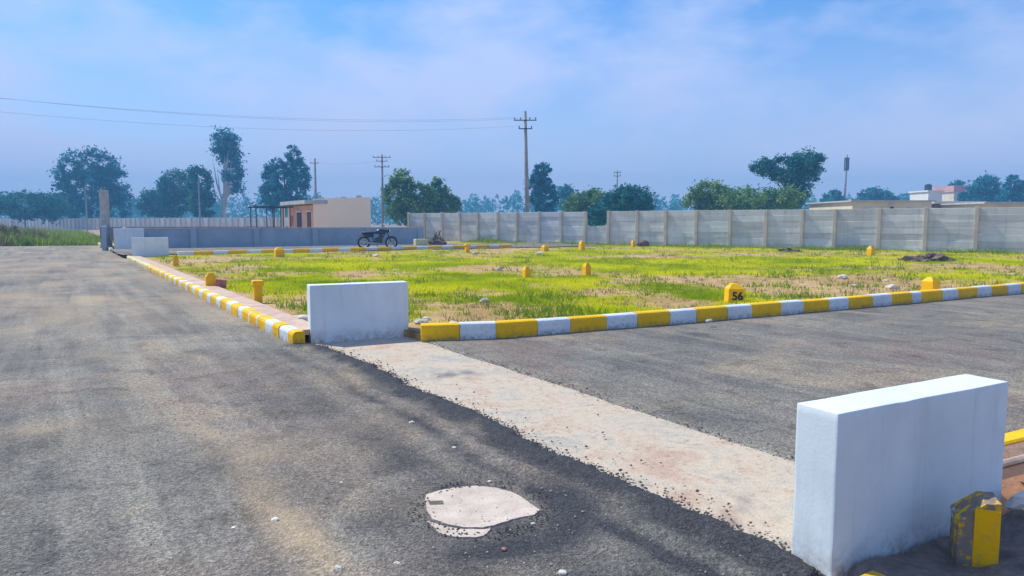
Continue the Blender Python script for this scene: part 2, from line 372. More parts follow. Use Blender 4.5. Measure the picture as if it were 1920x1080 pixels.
# concrete drain cover strip across the mouth of the side road
sv, sf, stain = [], [], []
su, sw = frange(-7.0, .5, .06), frange(.05, 1.52, .06)
for i, u in enumerate(su):
    for j, w in enumerate(sw):
        p = uw(u, w); p.z = -.014 + .005 * fbm((p.x, p.y, 1), 1.5, 3)
        q = p - g(838, 700); s_ = math.exp(-((q.x / .42) ** 2 + (q.y / .20) ** 2) * 1.0) * max(0, .25 + 1.6 * fbm((p.x, p.y, 5), 4, 5))
        q2 = p - g(1450, 970); s_ = max(s_, math.exp(-((q2.x / .25) ** 2 + (q2.y / .3) ** 2)) * max(0, fbm((p.x, p.y, 2), 6, 4)) * 1.6)
        sv.append(p); stain.append(max(0, min(1, s_)))
    if i:
        n = len(sw)
        for j in range(n - 1): sf.append(((i - 1) * n + j, (i - 1) * n + j + 1, i * n + j + 1, i * n + j))
mb = MB(); mb.add(sv, sf); strip = mb.build('drain_cover_path', M_STRIP, smooth=True); add_attr(strip.data, 'stain', stain); tag(strip, kind='structure')

# side road
KR = [Vector(p) for p in ((-1.14, 8.94, 0), (-.2, 9.14, 0), (.79, 9.60, 0), (3.34, 10.92, 0), (5.38, 12.02, 0), (10.71, 14.99, 0), (40, 31.3, 0))]
def pl_at(pl, s):
    for a, b in zip(pl, pl[1:]):
        L = (b - a).length
        if s <= L or b is pl[-1]: return a.lerp(b, s / L), (b - a).normalized()
        s -= L
sidev, sidef = [], []
ss = [0, .05] + frange(.5, 44, .5); NKA = Vector((2.58, 4.16, 0))
for i, s_ in enumerate(ss):
    far, _ = pl_at(KR, s_); near = NKA + Vector((.882, .471, 0)) * s_
    far = far + Vector((-.06, .12, 0))
    for j in range(41):
        p = near.lerp(far, j / 40)
        if s_ < .1: p = uw((p - O).dot(U), s_ + 1.42 + .02 * noise.noise(Vector((j * .3, 0, 3))) + .012 * noise.noise(Vector((j * .9, 5, 3))))
        p.z = .006 + .008 * fbm((p.x, p.y, 0), .5, 3) - (.028 if s_ == 0 else 0); sidev.append(p)
    if i:
        for j in range(40): sidef.append(((i - 1) * 41 + j + 1, (i - 1) * 41 + j, i * 41 + j, i * 41 + j + 1))
mb = MB(); mb.add(sidev, sidef); tag(mb.build('side_road', M_SIDE, smooth=True), kind='structure')

def crumbs(name, mat, pts, label, cat):                    # loose chips: tiny octahedra in one mesh
    rr = random.Random(len(pts)); m = MB()
    for p, r_ in pts:
        q = Matrix.Rotation(rr.uniform(0, 6.28), 3, 'Z'); a, b, c = r_ * rr.uniform(.7, 1.4), r_ * rr.uniform(.6, 1.1), r_ * rr.uniform(.45, .8)
        vs = [p + q @ Vector(v) for v in ((a, 0, 0), (0, b, 0), (-a, 0, 0), (0, -b, 0), (r_ * .2, 0, c), (0, 0, -c))]
        m.add(vs, [(0, 1, 4), (1, 2, 4), (2, 3, 4), (3, 0, 4), (1, 0, 5), (2, 1, 5), (3, 2, 5), (0, 3, 5)])
    return tag(m.build(name, mat), label, cat, kind='stuff')
M_CRUMB = simple('asphalt_crumbs', (.035, .036, .042), (.10, .098, .10), 30, .9, 0)
M_CHIP = simple('pale_chips', (.22, .20, .18), (.48, .43, .37), 25, .9, 0)
rr = random.Random(21); cr_pts = []
for k in range(3200):
    u = rr.uniform(-6.95, .05); w = edge_w(u) + rr.gauss(-.02, .035) + (rr.expovariate(9) if rr.random() < .10 else 0)
    d_ = edge_w(u) - w; cr_pts.append((uw(u, w, .002 if d_ < 0 else .026 * min(1, d_ / .08)), rr.uniform(.004, .011) * (1.4 if rr.random() < .1 else 1)))
for k in range(320):
    a = rr.uniform(0, 6.28); d_ = rr.uniform(.27, .36); cr_pts.append((Vector((-.16 + math.cos(a) * d_ * 1.08, 3.66 + math.sin(a) * d_ * 1.08, .008)), rr.uniform(.004, .009)))
for k in range(500):
    cr_pts.append((uw(rr.uniform(-6.6, 0), rr.gauss(1.46, .06), .006), rr.uniform(.004, .010)))
crumbs('asphalt_crumbs', M_CRUMB, cr_pts, 'dark loose asphalt crumbs along the ragged edge of the road', 'gravel')
cr_pts = []
for k in range(1500):
    p = g(rr.uniform(-40, 1500), 660 + 420 * rr.random() ** .8, .004); w = (p - O).dot(W)
    if w < .1: cr_pts.append((Vector((p.x, p.y, .008)), rr.uniform(.002, .006) * (1 + p.y * .06)))
crumbs('road_chips', M_CHIP, cr_pts, 'scattered pale stone chips over the asphalt', 'gravel')

# grassy plot behind the kerbs; the mask says where grass grows
PZ = .10
BARE = []
for x, y, rx, ry in ((860, 590, 105, 28), (800, 615, 50, 14), (1180, 558, 110, 15), (1330, 527, 230, 7), (1690, 532, 200, 13), (1560, 556, 120, 13),
                     (930, 504, 110, 5), (1220, 482, 130, 3), (930, 470, 90, 4), (650, 516, 55, 6), (545, 575, 45, 26), (1400, 478, 60, 3),
                     (1000, 590, 70, 12), (640, 482, 80, 3), (1080, 610, 60, 10), (1830, 500, 120, 5), (450, 505, 40, 9), (350, 492, 25, 5), (1450, 540, 120, 8)):
    c = g(x, y, PZ); a = g(x + rx, y, PZ); b = g(x, y - ry, PZ); BARE.append((c.x, c.y, a.x - c.x, max(.25, b.y - c.y)))
LUSH = []
for x, y, rx, ry in ((930, 535, 130, 14), (1250, 498, 180, 10), (1500, 490, 140, 9), (700, 495, 150, 8), (1870, 490, 90, 9), (1100, 480, 150, 6), (1180, 590, 50, 9), (820, 500, 60, 10), (560, 530, 80, 12)):
    c = g(x, y, PZ); a = g(x + rx, y, PZ); b = g(x, y - ry, PZ); LUSH.append((c.x, c.y, a.x - c.x, max(.3, b.y - c.y)))
def grass_mask(x, y):
    m = .56 + .6 * fbm((x, y, 0), .22, 4) + .55 * fbm((x, y, 7), .9, 4)
    for cx, cy, rx, ry in BARE: m -= .72 * math.exp(-(((x - cx) / rx) ** 2 + ((y - cy) / ry) ** 2) ** 1.5)
    for cx, cy, rx, ry in LUSH: m += .55 * math.exp(-(((x - cx) / rx) ** 2 + ((y - cy) / ry) ** 2) ** 1.5)
    q = Vector((x, y, 0)) - O; w = q.dot(W)
    m -= .8 * math.exp(-((w - .3) / .35) ** 2)
    return max(0, min(1, m))
def plot_z(x, y): return PZ + .035 * fbm((x, y, 3), .6, 4)
NEAR_PL = [uw(.22, .24), Vector((-1.40, 9.46, 0))] + [p + Vector((-.04, .10, 0)) for p in KR]
pv, pf, gm = [], [], []
nj = 130
for i, s_ in enumerate(frange(0, 45, .28)):
    a, _ = pl_at(NEAR_PL, s_); b = uw(50, .24) + Vector((.93, .37, 0)) * s_ * 1.9
    for j in range(nj):
        k = max(0, (j - 1) / (nj - 2)) ** 1.8
        p = a.lerp(b, max(0, k)); p.z = plot_z(p.x, p.y) if j else -.08; pv.append(p); gm.append(grass_mask(p.x, p.y))
    if i:
        for j in range(nj - 1): pf.append(((i - 1) * nj + j + 1, (i - 1) * nj + j, i * nj + j, i * nj + j + 1))
mb = MB(); mb.add(pv, pf); plot = mb.build('plot_ground', M_SOIL, smooth=True); add_attr(plot.data, 'grass', gm); tag(plot, kind='structure')

# far crossing road behind the far kerb
mb = MB(); a = uw(24.6, -.1, .14); b = uw(31.6, -.1, .14)
mb.add([a, a + V * 24, b + V * 24, b], [(0, 1, 2, 3)]); tag(mb.build('far_side_road', M_SIDE), kind='structure')
# verge beyond the end of the road
mb = MB(); mb.add([uw(43.4, -60, -.02), uw(43.4, .4, -.02), uw(140, 8, -.02), uw(140, -150, -.02)], [(0, 1, 2, 3)])
tag(mb.build('verge_ground', M_EARTH), kind='structure')

# ------------------------------------------------------------------ kerbs
def stone_mesh(L, wd, h, mat, sink=.06):
    b = .028
    prof = [(0, -sink), (0, h - b * 1.6), (b * .5, h - b * .5), (b * 1.5, h), (wd - .012, h), (wd, h - .012), (wd, -sink)]
    n = len(prof); hl = L / 2
    vs = [(-hl, p[0], p[1]) for p in prof] + [(hl, p[0], p[1]) for p in prof]
    fs = [tuple(range(n)), tuple(range(n, 2 * n))[::-1]] + [(i, n + i, n + (i + 1) % n, (i + 1) % n) for i in range(n)]
    m = MB(); m.add(vs, fs); return m.mesh('kerb_stone', mat)
def lay(kerb, pl, s0, s1, mat, wd, h, flip=1, z=0.0):
    (a, d0), (b, d1) = pl_at(pl, s0), pl_at(pl, s1); d = b - a; L = d.length
    me = stone_mesh(L - .008, wd, h + R.uniform(-.006, .006), mat)
    o = inst('kerb_stone', me, kerb, ((a.x + b.x) / 2, (a.y + b.y) / 2, z), math.atan2(d.y, d.x) + R.uniform(-.018, .018)); return o
def s_from_px(pl, h, x):
    lo, hi = 0.0, 60.0
    for _ in range(40):
        m = (lo + hi) / 2; p, _d = pl_at(pl, m); px = 960 + F * p.x / (p.y * math.cos(PITCH) + (CH - h) * math.sin(PITCH))
        lo, hi = (m, hi) if px < x else (lo, m)
    return lo
kr = thing('kerb', 'yellow and white striped kerb along the grass plot beside the side road', 'kerb')
xs = [778, 862, 930, 1008, 1070, 1138, 1195, 1257, 1306, 1365, 1410, 1465, 1507, 1555, 1592, 1637, 1672, 1710, 1728, 1768, 1797, 1833, 1860, 1890, 1915]
sb = [s_from_px(KR, .12, x) for x in xs]; sb[0] = max(0, sb[0])
while sb[-1] < 26: sb.append(sb[-1] + (.62 if len(sb) % 2 else .5))
for k, (a, b) in enumerate(zip(sb, sb[1:])): lay(kr, KR, a, b, M_YEL if k % 2 == 0 else M_KWHITE, .16, .21)

KL = [uw(30.0, -.05), uw(0.0, -.05)]                      # walked from far to near so the face looks at the main road
kl = thing('kerb', 'yellow and white striped kerb along the main road leading to the white block', 'kerb')
KLn = [uw(0, .11), uw(24, .11)]
edges, u_, k = [], .02, 0
pat = [(.22, 0), (.42, 1), (.30, 0), (.40, 1), (.42, 0), (.07, 1), (.46, 0), (.07, 1), (.42, 0), (.30, 1)]
while u_ < 22.9:
    L, w_ = pat[k] if k < len(pat) else ((.50, 0) if k % 2 == 0 else (.38, 1))
    mat = (M_KWHITE if w_ else M_YEL) if u_ < 12 else ((M_CREAM if w_ else M_YEL) if u_ < 16 else M_CREAM)
    me = stone_mesh(L - .003, .15, .17 + R.uniform(-.006, .006), mat); p = uw(u_ + L / 2, -.06 + R.uniform(-.006, .006))
    inst('kerb_stone', me, kl, p, ANG_U + math.pi); u_ += L; k += 1
kc = thing('kerb', 'faded cream kerb running past the tall concrete pillar', 'kerb')
u_ = 32.4
while u_ < 43.5:
    inst('kerb_stone', stone_mesh(.795, .15, .17, M_CREAM), kc, uw(u_ + .4, -.06), ANG_U + math.pi); u_ += .8
kf = thing('kerb', 'yellow and white kerb in front of the low grey compound wall', 'kerb')
FK = [g(318, 482, .05), g(560, 476, .05), g(780, 470, .05), g(960, 466, .05)]
for p in FK: p.z = 0
s_ = 0.3; k = 0
while s_ < 16.2:
    L = .75 if k % 2 else .62
    lay(kf, FK, s_, s_ + L, M_YEL if k % 2 else M_KWHITE, .15, .27, z=0.0); s_ += L; k += 1
NK = [NKA + Vector((.10, .03, 0)), NKA + Vector((.882, .471, 0)) * 30]
kn = thing('kerb', 'yellow kerb emerging behind the big white block at the side road', 'kerb')
NKr = NK[::-1]; tot = (NK[1] - NK[0]).length
for k in range(16): lay(kn, NKr, tot - (k + 1) * .6, tot - k * .6, M_YEL if k % 4 < 3 else M_KWHITE, .15, .2)
km = thing('kerb', 'yellow kerb starting at the foot of the big white block', 'kerb')
for k in range(4):
    inst('kerb_stone', stone_mesh(.495, .15, .055, M_YEL), km, uw(-7.30 - .5 * k, .22), ANG_U + math.pi)

# narrow concrete edging behind the left kerb
mb = MB(); vs, fs = [], []
uu = frange(.2, 22.9, .25)
for i, u in enumerate(uu):
    j1 = .012 * noise.noise(Vector((u * 3, 0, 0)))
    for w, z in ((.085, .10), (.085, .155), (.40 + j1, .155), (.40 + j1, .05)): vs.append(uw(u, w, z + .004 * noise.noise(Vector((u * 2, w, 0)))))
    if i: fs += [((i - 1) * 4 + q + 1, (i - 1) * 4 + q, i * 4 + q, i * 4 + q + 1) for q in range(3)]
fs += [(0, 1, 2, 3), tuple(len(vs) - 4 + q for q in (3, 2, 1, 0))]
mb.add(vs, fs); tag(mb.build('footpath', M_PATH), kind='structure')

# ------------------------------------------------------------------ white headwall blocks
def white_block(loc, L, T, H, rz, label, mat=M_WHITE):
    bm = bmesh.new(); bmesh.ops.create_cube(bm, size=1)
    for v in bm.verts: v.co = Vector(((v.co.x + .5) * L, (v.co.y + .5) * T, (v.co.z + .5) * (H + .1) - .1))
    bmesh.ops.bevel(bm, geom=bm.edges[:], offset=.006, segments=2, affect='EDGES', profile=.5)
    bmesh.ops.subdivide_edges(bm, edges=[e for e in bm.edges if e.calc_length() > .1], cuts=22, use_grid_fill=True)
    off = Vector((loc[0] * 7, loc[1] * 3, 1))
    for v in bm.verts:
        q = v.co * 1.0; ed = sum((abs(q.x) < .008 or abs(q.x - L) < .008, abs(q.y) < .008 or abs(q.y - T) < .008, abs(q.z - H) < .008)) > 1
        amp = .0018 + (.002 * max(0, noise.noise(q * 14 + off)) if ed else 0)
        v.co += Vector((noise.noise(q * 5 + off), noise.noise(q * 5 + off * 2), noise.noise(q * 5 + off * 3))) * amp
        if ed: v.co -= (q - Vector((L / 2, T / 2, H / 2))).normalized() * .012 * max(0, noise.noise(q * 26 + off) - .42)
    bm.verts.index_update(); m = MB(); m.add([v.co for v in bm.verts], [[v.index for v in f.verts] for f in bm.faces]); bm.free()
    o = m.build('headwall_block', mat); o.location = loc; o.rotation_euler = (0, 0, rz)
    o.data.shade_smooth(); o.data.set_sharp_from_angle(angle=math.radians(35))
    return tag(o, label, 'concrete block', 'white drain headwalls')
b1 = white_block((1.345, 2.905, 0), 1.27, .21, .71, math.radians(28.4), 'large white rendered block with a broken yellow stone against it')
b2 = white_block((-2.50, 8.86, 0), 1.26, .21, .71, math.radians(25.5), 'white rendered block between the two striped kerbs at the plot corner')
p3 = g(248, 487)
b3 = white_block((p3.x, p3.y, 0), 1.30, .22, .86, ANG_V - .05, 'white rendered block at the far end of the left kerb')
p4 = uw(32.2, .12)
b4 = white_block((p4.x, p4.y, 0), 1.35, .22, 1.16, ANG_V, 'pale block butting the corner of the low grey compound wall')

# broken yellow survey stone in front of the near block
st = thing('survey_stone', 'broken yellow painted stone leaning on the big white block', 'survey stone', (2.01, 3.02, -.045), math.radians(-22))
bm = bmesh.new(); bmesh.ops.create_cube(bm, size=1)
for v in bm.verts: v.co = Vector((v.co.x * .155, v.co.y * .165, (v.co.z + .5) * .36))
bmesh.ops.subdivide_edges(bm, edges=bm.edges[:], cuts=7, use_grid_fill=True)
for v in bm.verts:
    c_ = v.co
    if c_.z > .25 and c_.x < .01: c_.z -= max(0, (.015 - c_.x)) * .75 * (c_.z - .25) / .085 + .015 * (noise.noise(c_ * 30))
    c_ += Vector((noise.noise(c_ * 22), noise.noise(c_ * 22 + Vector((5, 0, 0))), noise.noise(c_ * 22 + Vector((0, 5, 0))))) * .007
bm.verts.index_update(); m = MB(); m.add([v.co for v in bm.verts], [[v.index for v in f.verts] for f in bm.faces]); bm.free()
body = m.build('stone_body', M_YWORN, st)
m = MB(); m.add([(-.0795, -.078, .02), (-.0805, .02, .02), (-.0805, .03, .26), (-.0795, -.02, .28), (-.079, -.06, .2)], [(0, 1, 2, 3, 4)][::-1])
m = MB(); m.bbox((.028, -.0835, .175), (.095, .008, .32), .003); m.build('paint_face', M_YMARK, st)
m = MB(); m.lump((-.058, .045, .262), .026, .6, (1, 1.3, 1.0), 2, 3); m.build('broken_corner', M_CONC, st)

# loose grit round the near block, orange drain edging
m = MB()
vs, fs = [], []; nu, nv = 40, 30
for i in range(nu):
    for j in range(nv):
        p = Vector((1.42, 2.86, 0)) + Vector((.88, .475, 0)) * (i / (nu - 1) * 3.2) + Vector((.475, -.88, 0)) * (j / (nv - 1) * 1.6 - .05)
        p.z = .045 + .05 * fbm((p.x, p.y, 2), 3, 4) + .03 * fbm((p.x, p.y, 5), 11, 3) - .06 * (i == 0); vs.append(p)
for i in range(nu - 1):
    for j in range(nv - 1): fs.append((i * nv + j + 1, i * nv + j, (i + 1) * nv + j, (i + 1) * nv + j + 1))
m.add(vs, fs); tag(m.build('near_soil', M_GRIT, smooth=True), kind='structure')
m = MB(); vs, fs = [], []
for i in range(30):
    for j in range(9):
        p = NKA + Vector((.882, .471, 0)) * (i * .12 - .10) + Vector((.471, -.882, 0)) * (.155 + j / 8 * .52); k = j / 8
        p.z = .185 - .13 * k + .02 * fbm((p.x, p.y, 3), 4, 4) * (1 if j else 0); vs.append(p)
    if i: fs += [((i - 1) * 9 + j, (i - 1) * 9 + j + 1, i * 9 + j + 1, i * 9 + j) for j in range(8)]
m.add(vs, fs); tag(m.build('bank_soil', simple('brown_bank_soil', (.24, .15, .11), (.36, .24, .18), 5, .95, .8, 30, .02), smooth=True), kind='structure')
de = thing('drain_edging', 'orange clay slab with pale broken edge beside the white block', 'drain edging', (2.44, 3.47, .03), math.radians(27)); de.rotation_euler.x = -.85
m = MB(); m.bbox((.75, .03, .105), (1.5, .06, .25), .012); m.build('clay_face', M_CLAY, de)
m = MB(); m.bbox((.75, .025, .25), (1.52, .09, .035), .01); m.build('pale_cap', M_PATH, de)
m = MB()
for k in range(9): m.lump((.05 + k * .17, -.09 - R.random() * .03, .02), .075, .5, (1.3, .8, .5), 2, k)
m.build('mortar_lumps', M_STONE, de)

# ------------------------------------------------------------------ manhole
mh = thing('manhole_cover', 'round pale concrete manhole cover half buried in the asphalt', 'manhole cover', (-.18, 3.66, 0))
def px_poly(pts, z): return [g(x, y, z) - Vector((-.18, 3.66, 0)) for x, y in pts]
def rag(poly, n=5, j=.008):
    out = []
    for a, b in zip(poly, poly[1:] + poly[:1]):
        for k in range(n):
            q = a.lerp(b, k / n); out.append((q.x + j * noise.noise(q * 25), q.y + j * noise.noise(q * 25 + Vector((3, 3, 0)))))
    return out
lid = px_poly([(797, 938), (800, 926), (824, 919), (848, 914), (890, 910), (930, 914), (965, 924), (990, 940), (1012, 955), (1002, 964), (958, 973), (925, 984), (905, 988), (870, 988), (840, 983), (812, 972), (802, 958)], .008)
m = MB(); pr = rag(lid)[::-1]; m.prism(pr, -.03, .007); m.build('lid', M_MANH, mh)
col = px_poly([(800, 976), (836, 987), (868, 992), (905, 992), (920, 990), (912, 1001), (890, 1007), (850, 1006), (826, 1000), (816, 990)], .006)
m = MB(); m.prism(rag(col)[::-1], -.03, .006); m.build('collar', M_MANH, mh)
m = MB(); sl_ = px_poly([(803, 938), (830, 937), (832, 944), (806, 945)], .012); m.prism([(p.x, p.y) for p in sl_][::-1], .0065, .0085); m.build('lifting_slot', M_GROUT, mh)

# loose pebbles on the asphalt
PEB = [(515, 975, .018), (440, 990, .014), (745, 1057, .013), (635, 1067, .017), (852, 840, .014), (918, 903, .010), (945, 1030, .011), (772, 792, .016), (1132, 818, .01), (1245, 935, .012), (1055, 1075, .016), (1000, 982, .009), (640, 905, .009)]
for k, (x, y, r) in enumerate(PEB):
    p = g(x, y, r * .5); m = MB(); m.lump((0, 0, 0), r, .5, (1.2, 1, .75), 2, k + 3)
    o = m.build('pebble', M_STONE if k != 6 else M_RED, loc=p); tag(o, 'tiny pale pebble lying loose on the dark asphalt' if k != 6 else 'tiny reddish pebble lying on the asphalt near the manhole', 'pebble', 'pebbles on the road' if k != 6 else None)

# ------------------------------------------------------------------ plot marker stones
def marker(x, y, h, w, label, cap=False, rz=None, z=None, group=None, lean=0.0):
    p = g(x, y, PZ if z is None else z); t = thing('marker_stone', label, 'marker stone', (p.x, p.y, (plot_z(p.x, p.y) if z is None else z) - .04), ANG_V - math.pi * 0 if rz is None else rz, group)
    t.rotation_euler.x = lean
    hh = h + .04; m = MB(); b = .10 * w
    if cap:
        m.bbox((0, 0, hh * .40), (w * .72, w * .72, hh * .80), b); m.build('post', M_YMARK, t)
        m = MB(); m.bbox((0, 0, hh * .9), (w, w, hh * .22), b); m.build('cap', M_YMARK, t)
    else:
        m.box((0, 0, hh * .38), (w, w, hh * .76), taper=.96); m.build('post', M_YMARK, t)
        m = MB(); m.box((0, 0, hh * .88), (w * .96, w * .96, hh * .24), taper=.42); m.build('cap', M_YMARK, t)
    return t
mk = marker(1376, 567, .33, .27, 'yellow plot marker stone lettered 56 behind the striped kerb', rz=ANG_V - .5)
cu = bpy.data.curves.new('plot_number', 'FONT'); cu.body = '56'; cu.size = .19; cu.align_x = 'CENTER'; cu.align_y = 'CENTER'; cu.extrude = .002; cu.offset = .006
to = bpy.data.objects.new('tmp', cu); COL.objects.link(to); dg = bpy.context.evaluated_depsgraph_get()
me = bpy.data.meshes.new_from_object(to.evaluated_get(dg)); bpy.data.objects.remove(to); me.materials.clear(); me.materials.append(M_BLACK)
num = bpy.data.objects.new('plot_number', me); COL.objects.link(num); num.parent = mk; num.location = (.02, -.139, .155); num.rotation_euler = (math.pi / 2 - .02, 0, 0)
marker(484, 567, .40, .19, 'tall yellow marker post with a wider cap beside the left kerb edging', cap=True)
marker(396, 540, .33, .22, 'stout yellow marker stone beside the red brick near the left kerb')
marker(987, 521, .30, .16, 'yellow marker stone standing on the bare soil band in mid plot')
marker(1100, 515, .32, .17, 'yellow marker stone at the edge of the lush grass in mid plot')
marker(1744, 549, .30, .24, 'squat yellow marker stone tight behind the striped kerb', rz=ANG_V)
marker(1632, 481, .42, .22, 'yellow marker stone in weeds in front of the panel wall')
marker(524, 483, .38, .34, 'thick yellow marker stone in front of the far kerb and compound wall')
marker(876, 474, .38, .24, 'yellow marker stone in front of the utility pole and brown debris', cap=True)
marker(1022, 471, .30, .26, 'faded yellow marker stone close to the tall utility pole')
marker(1091, 470, .45, .24, 'yellow marker stone by the low gap in the panel wall')
marker(1187, 463, .35, .18, 'thin yellow marker stone beside a dark stone below the panel wall')
marker(330, 500, .34, .16, 'slim yellow marker stone just past the far white block')
p = g(412, 541, PZ); m = MB(); m.bbox((0, 0, .1), (.22, .12, .30), .012); o = m.build('clay_brick', M_RED, loc=(p.x, p.y, .05)); o.rotation_euler = (0.1, .15, .4); tag(o, 'red clay brick standing on end beside a yellow marker stone', 'brick')

# stones and rubble scattered in the plot
ROCK = [(908, 567, .07), (1580, 523, .10), (1672, 541, .09), (1735, 541, .05), (570, 604, .09), (556, 600, .06), (790, 606, .07), (800, 600, .05), (1245, 500, .06), (935, 508, .09), (1012, 478, .13), (705, 481, .10), (890, 478, .1), (1600, 535, .06), (1660, 528, .05), (1330, 600, .04), (850, 606, .045)]
for k, (x, y, r) in enumerate(ROCK):
    p = g(x, y, PZ); m = MB(); m.lump((0, 0, 0), r, .5, (1.3, 1, .7), 2, k + 20); o = m.build('loose_stone', M_STONE if k % 3 else M_CONC, loc=(p.x, p.y, plot_z(p.x, p.y) + r * .3))
    tag(o, 'small pale loose stone lying in the grassy plot', 'stone', 'loose stones in the plot')
p = g(1205, 463, PZ); m = MB(); m.lump((0, 0, 0), .3, .5, (1.2, .8, .8), 2, 61); tag(m.build('dark_stone', M_RUBBLE, loc=(p.x, p.y, .2)), 'dark boulder below the panel wall next to a thin yellow marker', 'boulder')
def heap(px, py, wd, ht, n, label, mat, sticks=0):
    p = g(px, py, PZ); t = thing('rubble_heap', label, 'rubble heap', (p.x, p.y, PZ - .03))
    m = MB(); m.lump((0, 0, 0), 1, .9, (wd * .42, wd * .3, ht * .7), 3, n); m.build('soil_mound', mat, t)
    for k in range(n):
        a = R.uniform(0, 6.28); d = R.uniform(0, .45) * wd; r = R.uniform(.06, .16) * wd * .5
        m = MB(); m.lump((math.cos(a) * d, math.sin(a) * d * .6, ht * .65 * (1 - d / wd * 1.9) + r * .2), r, .5, (1.2, 1, .8), 1, k); m.build('rubble_piece', mat, t)
    for k in range(sticks):
        a = R.uniform(-.7, .7); m = MB(); m.tube([(R.uniform(-.4, .4) * wd, 0, 0), (R.uniform(-.2, .2) * wd, R.uniform(-.1, .1), ht * R.uniform(1.2, 1.8))], [.05, .025], 6); m.build('broken_timber', M_TRUNK, t)
heap(1742, 490, 1.6, .40, 14, 'dark brown rubble heap at the foot of the panel wall', M_RUBBLE)
heap(822, 460, 1.25, .6, 9, 'brown debris heap with broken timber near the compound wall end', M_RUBBLE, 5)
heap(1478, 472, 1.3, .25, 8, 'low dark rubble heap among weeds below the panel wall', M_RUBBLE)
p = g(789, 461, PZ); m = MB(); m.bbox((0, 0, .2), (.75, .4, .42), .02, ANG_V); tag(m.build('cement_block', M_CREAM, loc=(p.x, p.y, .08)), 'pale yellow cement block at the end of the compound wall', 'cement block')

# ------------------------------------------------------------------ compound wall, pillar, room
c0 = g(228, 471); c0.z = 0
wl_ = thing('compound_wall', 'low dark grey cement wall around the compound behind the far kerb', 'wall', c0, ANG_V)
m = MB(); m.box((8.1, .1, .55), (16.2, .2, 1.1)); m.build('front_wall', M_BLOCKW, wl_)
for k in range(6):
    m = MB(); m.box((.2 + k * 3.15, -.02, .56), (.3, .26, 1.14)); m.build('pier', M_BLOCKW, wl_)
m = MB(); m.box((8.1, .1, 1.135), (16.26, .24, .05)); m.build('coping', M_CONC, wl_)
m = MB(); m.box((16.1, 8.1, .55), (.2, 15.6, 1.08)); m.build('side_wall', M_BLOCKW, wl_)
m = MB(); m.box((7.4, 16.5, .55), (17.6, .2, 1.12)); m.build('back_wall', M_BRICKW, wl_)
m = MB(); m.box((.1, 9.0, .54), (.2, 14.5, 1.1)); m.build('road_wall', M_BRICKW, wl_)
pp = uw(38.2, .12)
pil = thing('gate_pillar', 'tall grey concrete pillar rising above the low wall by the road', 'pillar', pp, ANG_V)
m = MB(); m.bbox((0, 0, 1.6), (.46, .46, 3.3), .02); m.build('shaft', M_CONC, pil)
m = MB(); m.box((0, 0, .2), (.62, .62, .5), taper=.9); m.build('plinth', M_CONC, pil)
m = MB(); m.box((.0, -2.4, .62), (.2, 4.0, 1.25)); m.build('wing_wall', M_BLOCKW, pil)

def plan(pts): return [Vector((p[0], p[1], 0)) for p in pts]
B_ = at(588, 415, 46.0); B_.z = 0
rm = thing('site_room', 'flat roofed peach and pink site room behind the compound wall', 'building', B_, 0)
Vd = Vector((math.sin(math.radians(70)), math.cos(math.radians(70)), 0)); fw, dp = 3.62, 5.8
A_, C_, D_ = U * dp, Vd * fw, U * dp + Vd * fw
def quadwall(m, a, b, z0, z1, th, z1b=None):
    n = Vector((-(b - a).y, (b - a).x, 0)).normalized() * th; z1b = z1 if z1b is None else z1b
    m.add([a + Vector((0, 0, z0)), b + Vector((0, 0, z0)), b + n + Vector((0, 0, z0)), a + n + Vector((0, 0, z0)),
           a + Vector((0, 0, z1)), b + Vector((0, 0, z1b)), b + n + Vector((0, 0, z1b)), a + n + Vector((0, 0, z1))],
          [(3, 2, 1, 0), (4, 5, 6, 7), (0, 1, 5, 4), (1, 2, 6, 5), (2, 3, 7, 6), (3, 0, 4, 7)])
m = MB(); quadwall(m, Vector((0, 0, 0)), C_, -.1, 2.92, .2, 3.07); m.build('front_wall', M_PEACH, rm)
m = MB(); quadwall(m, A_, Vector((0, 0, 0)) + U * .21, -.1, 2.55, .2); m.build('side_wall', M_PINKW, rm)
m = MB(); quadwall(m, C_ - U * -.21, D_, -.1, 3.0, .2); m.build('end_wall', M_SLAB, rm)
m = MB(); quadwall(m, D_, A_, -.1, 2.7, .2); m.build('rear_wall', M_PEACH, rm)
no = -W                                                    # outwards from the side wall, towards the road
m = MB(); m.add([no * .55 + U * -.02 + Vector((0, 0, 2.60)), no * .55 + A_ + Vector((0, 0, 2.60)), D_ - U * .3 + Vector((0, 0, 2.60)), C_ * .96 + U * .25 + Vector((0, 0, 2.60)),
                 no * .55 + U * -.02 + Vector((0, 0, 2.84)), no * .55 + A_ + Vector((0, 0, 2.84)), D_ - U * .3 + Vector((0, 0, 2.84)), C_ * .96 + U * .25 + Vector((0, 0, 2.84))],
                [(0, 1, 2, 3), (7, 6, 5, 4), (4, 5, 1, 0), (5, 6, 2, 1), (6, 7, 3, 2), (7, 4, 0, 3)]); m.build('roof_slab', M_SLAB, rm)
for u0, u1, mt, nm in ((.5, 1.3, M_BROWN, 'door'), (2.6, 3.6, M_DARK, 'door')):
    m = MB(); a, b = U * u0 + no * .03, U * u1 + no * .03
    quadwall(m, b, a, 0, 2.1, .06); d_ = m.build(nm, mt, rm)
    m = MB(); quadwall(m, b + U * .09 + no * .05, a - U * .09 + no * .05, 2.1, 2.2, .06); m.build('frame', M_HWHITE, d_)
m = MB(); a, b = U * 4.55 + no * .03, U * 5.2 + no * .03; quadwall(m, b, a, 1.0, 1.9, .06); m.build('window', M_RED, rm)
m = MB(); m.box(A_ + no * .35 + Vector((0, 0, 1.3)), (.2, .2, 2.6)); m.build('porch_post', M_HWHITE, rm)
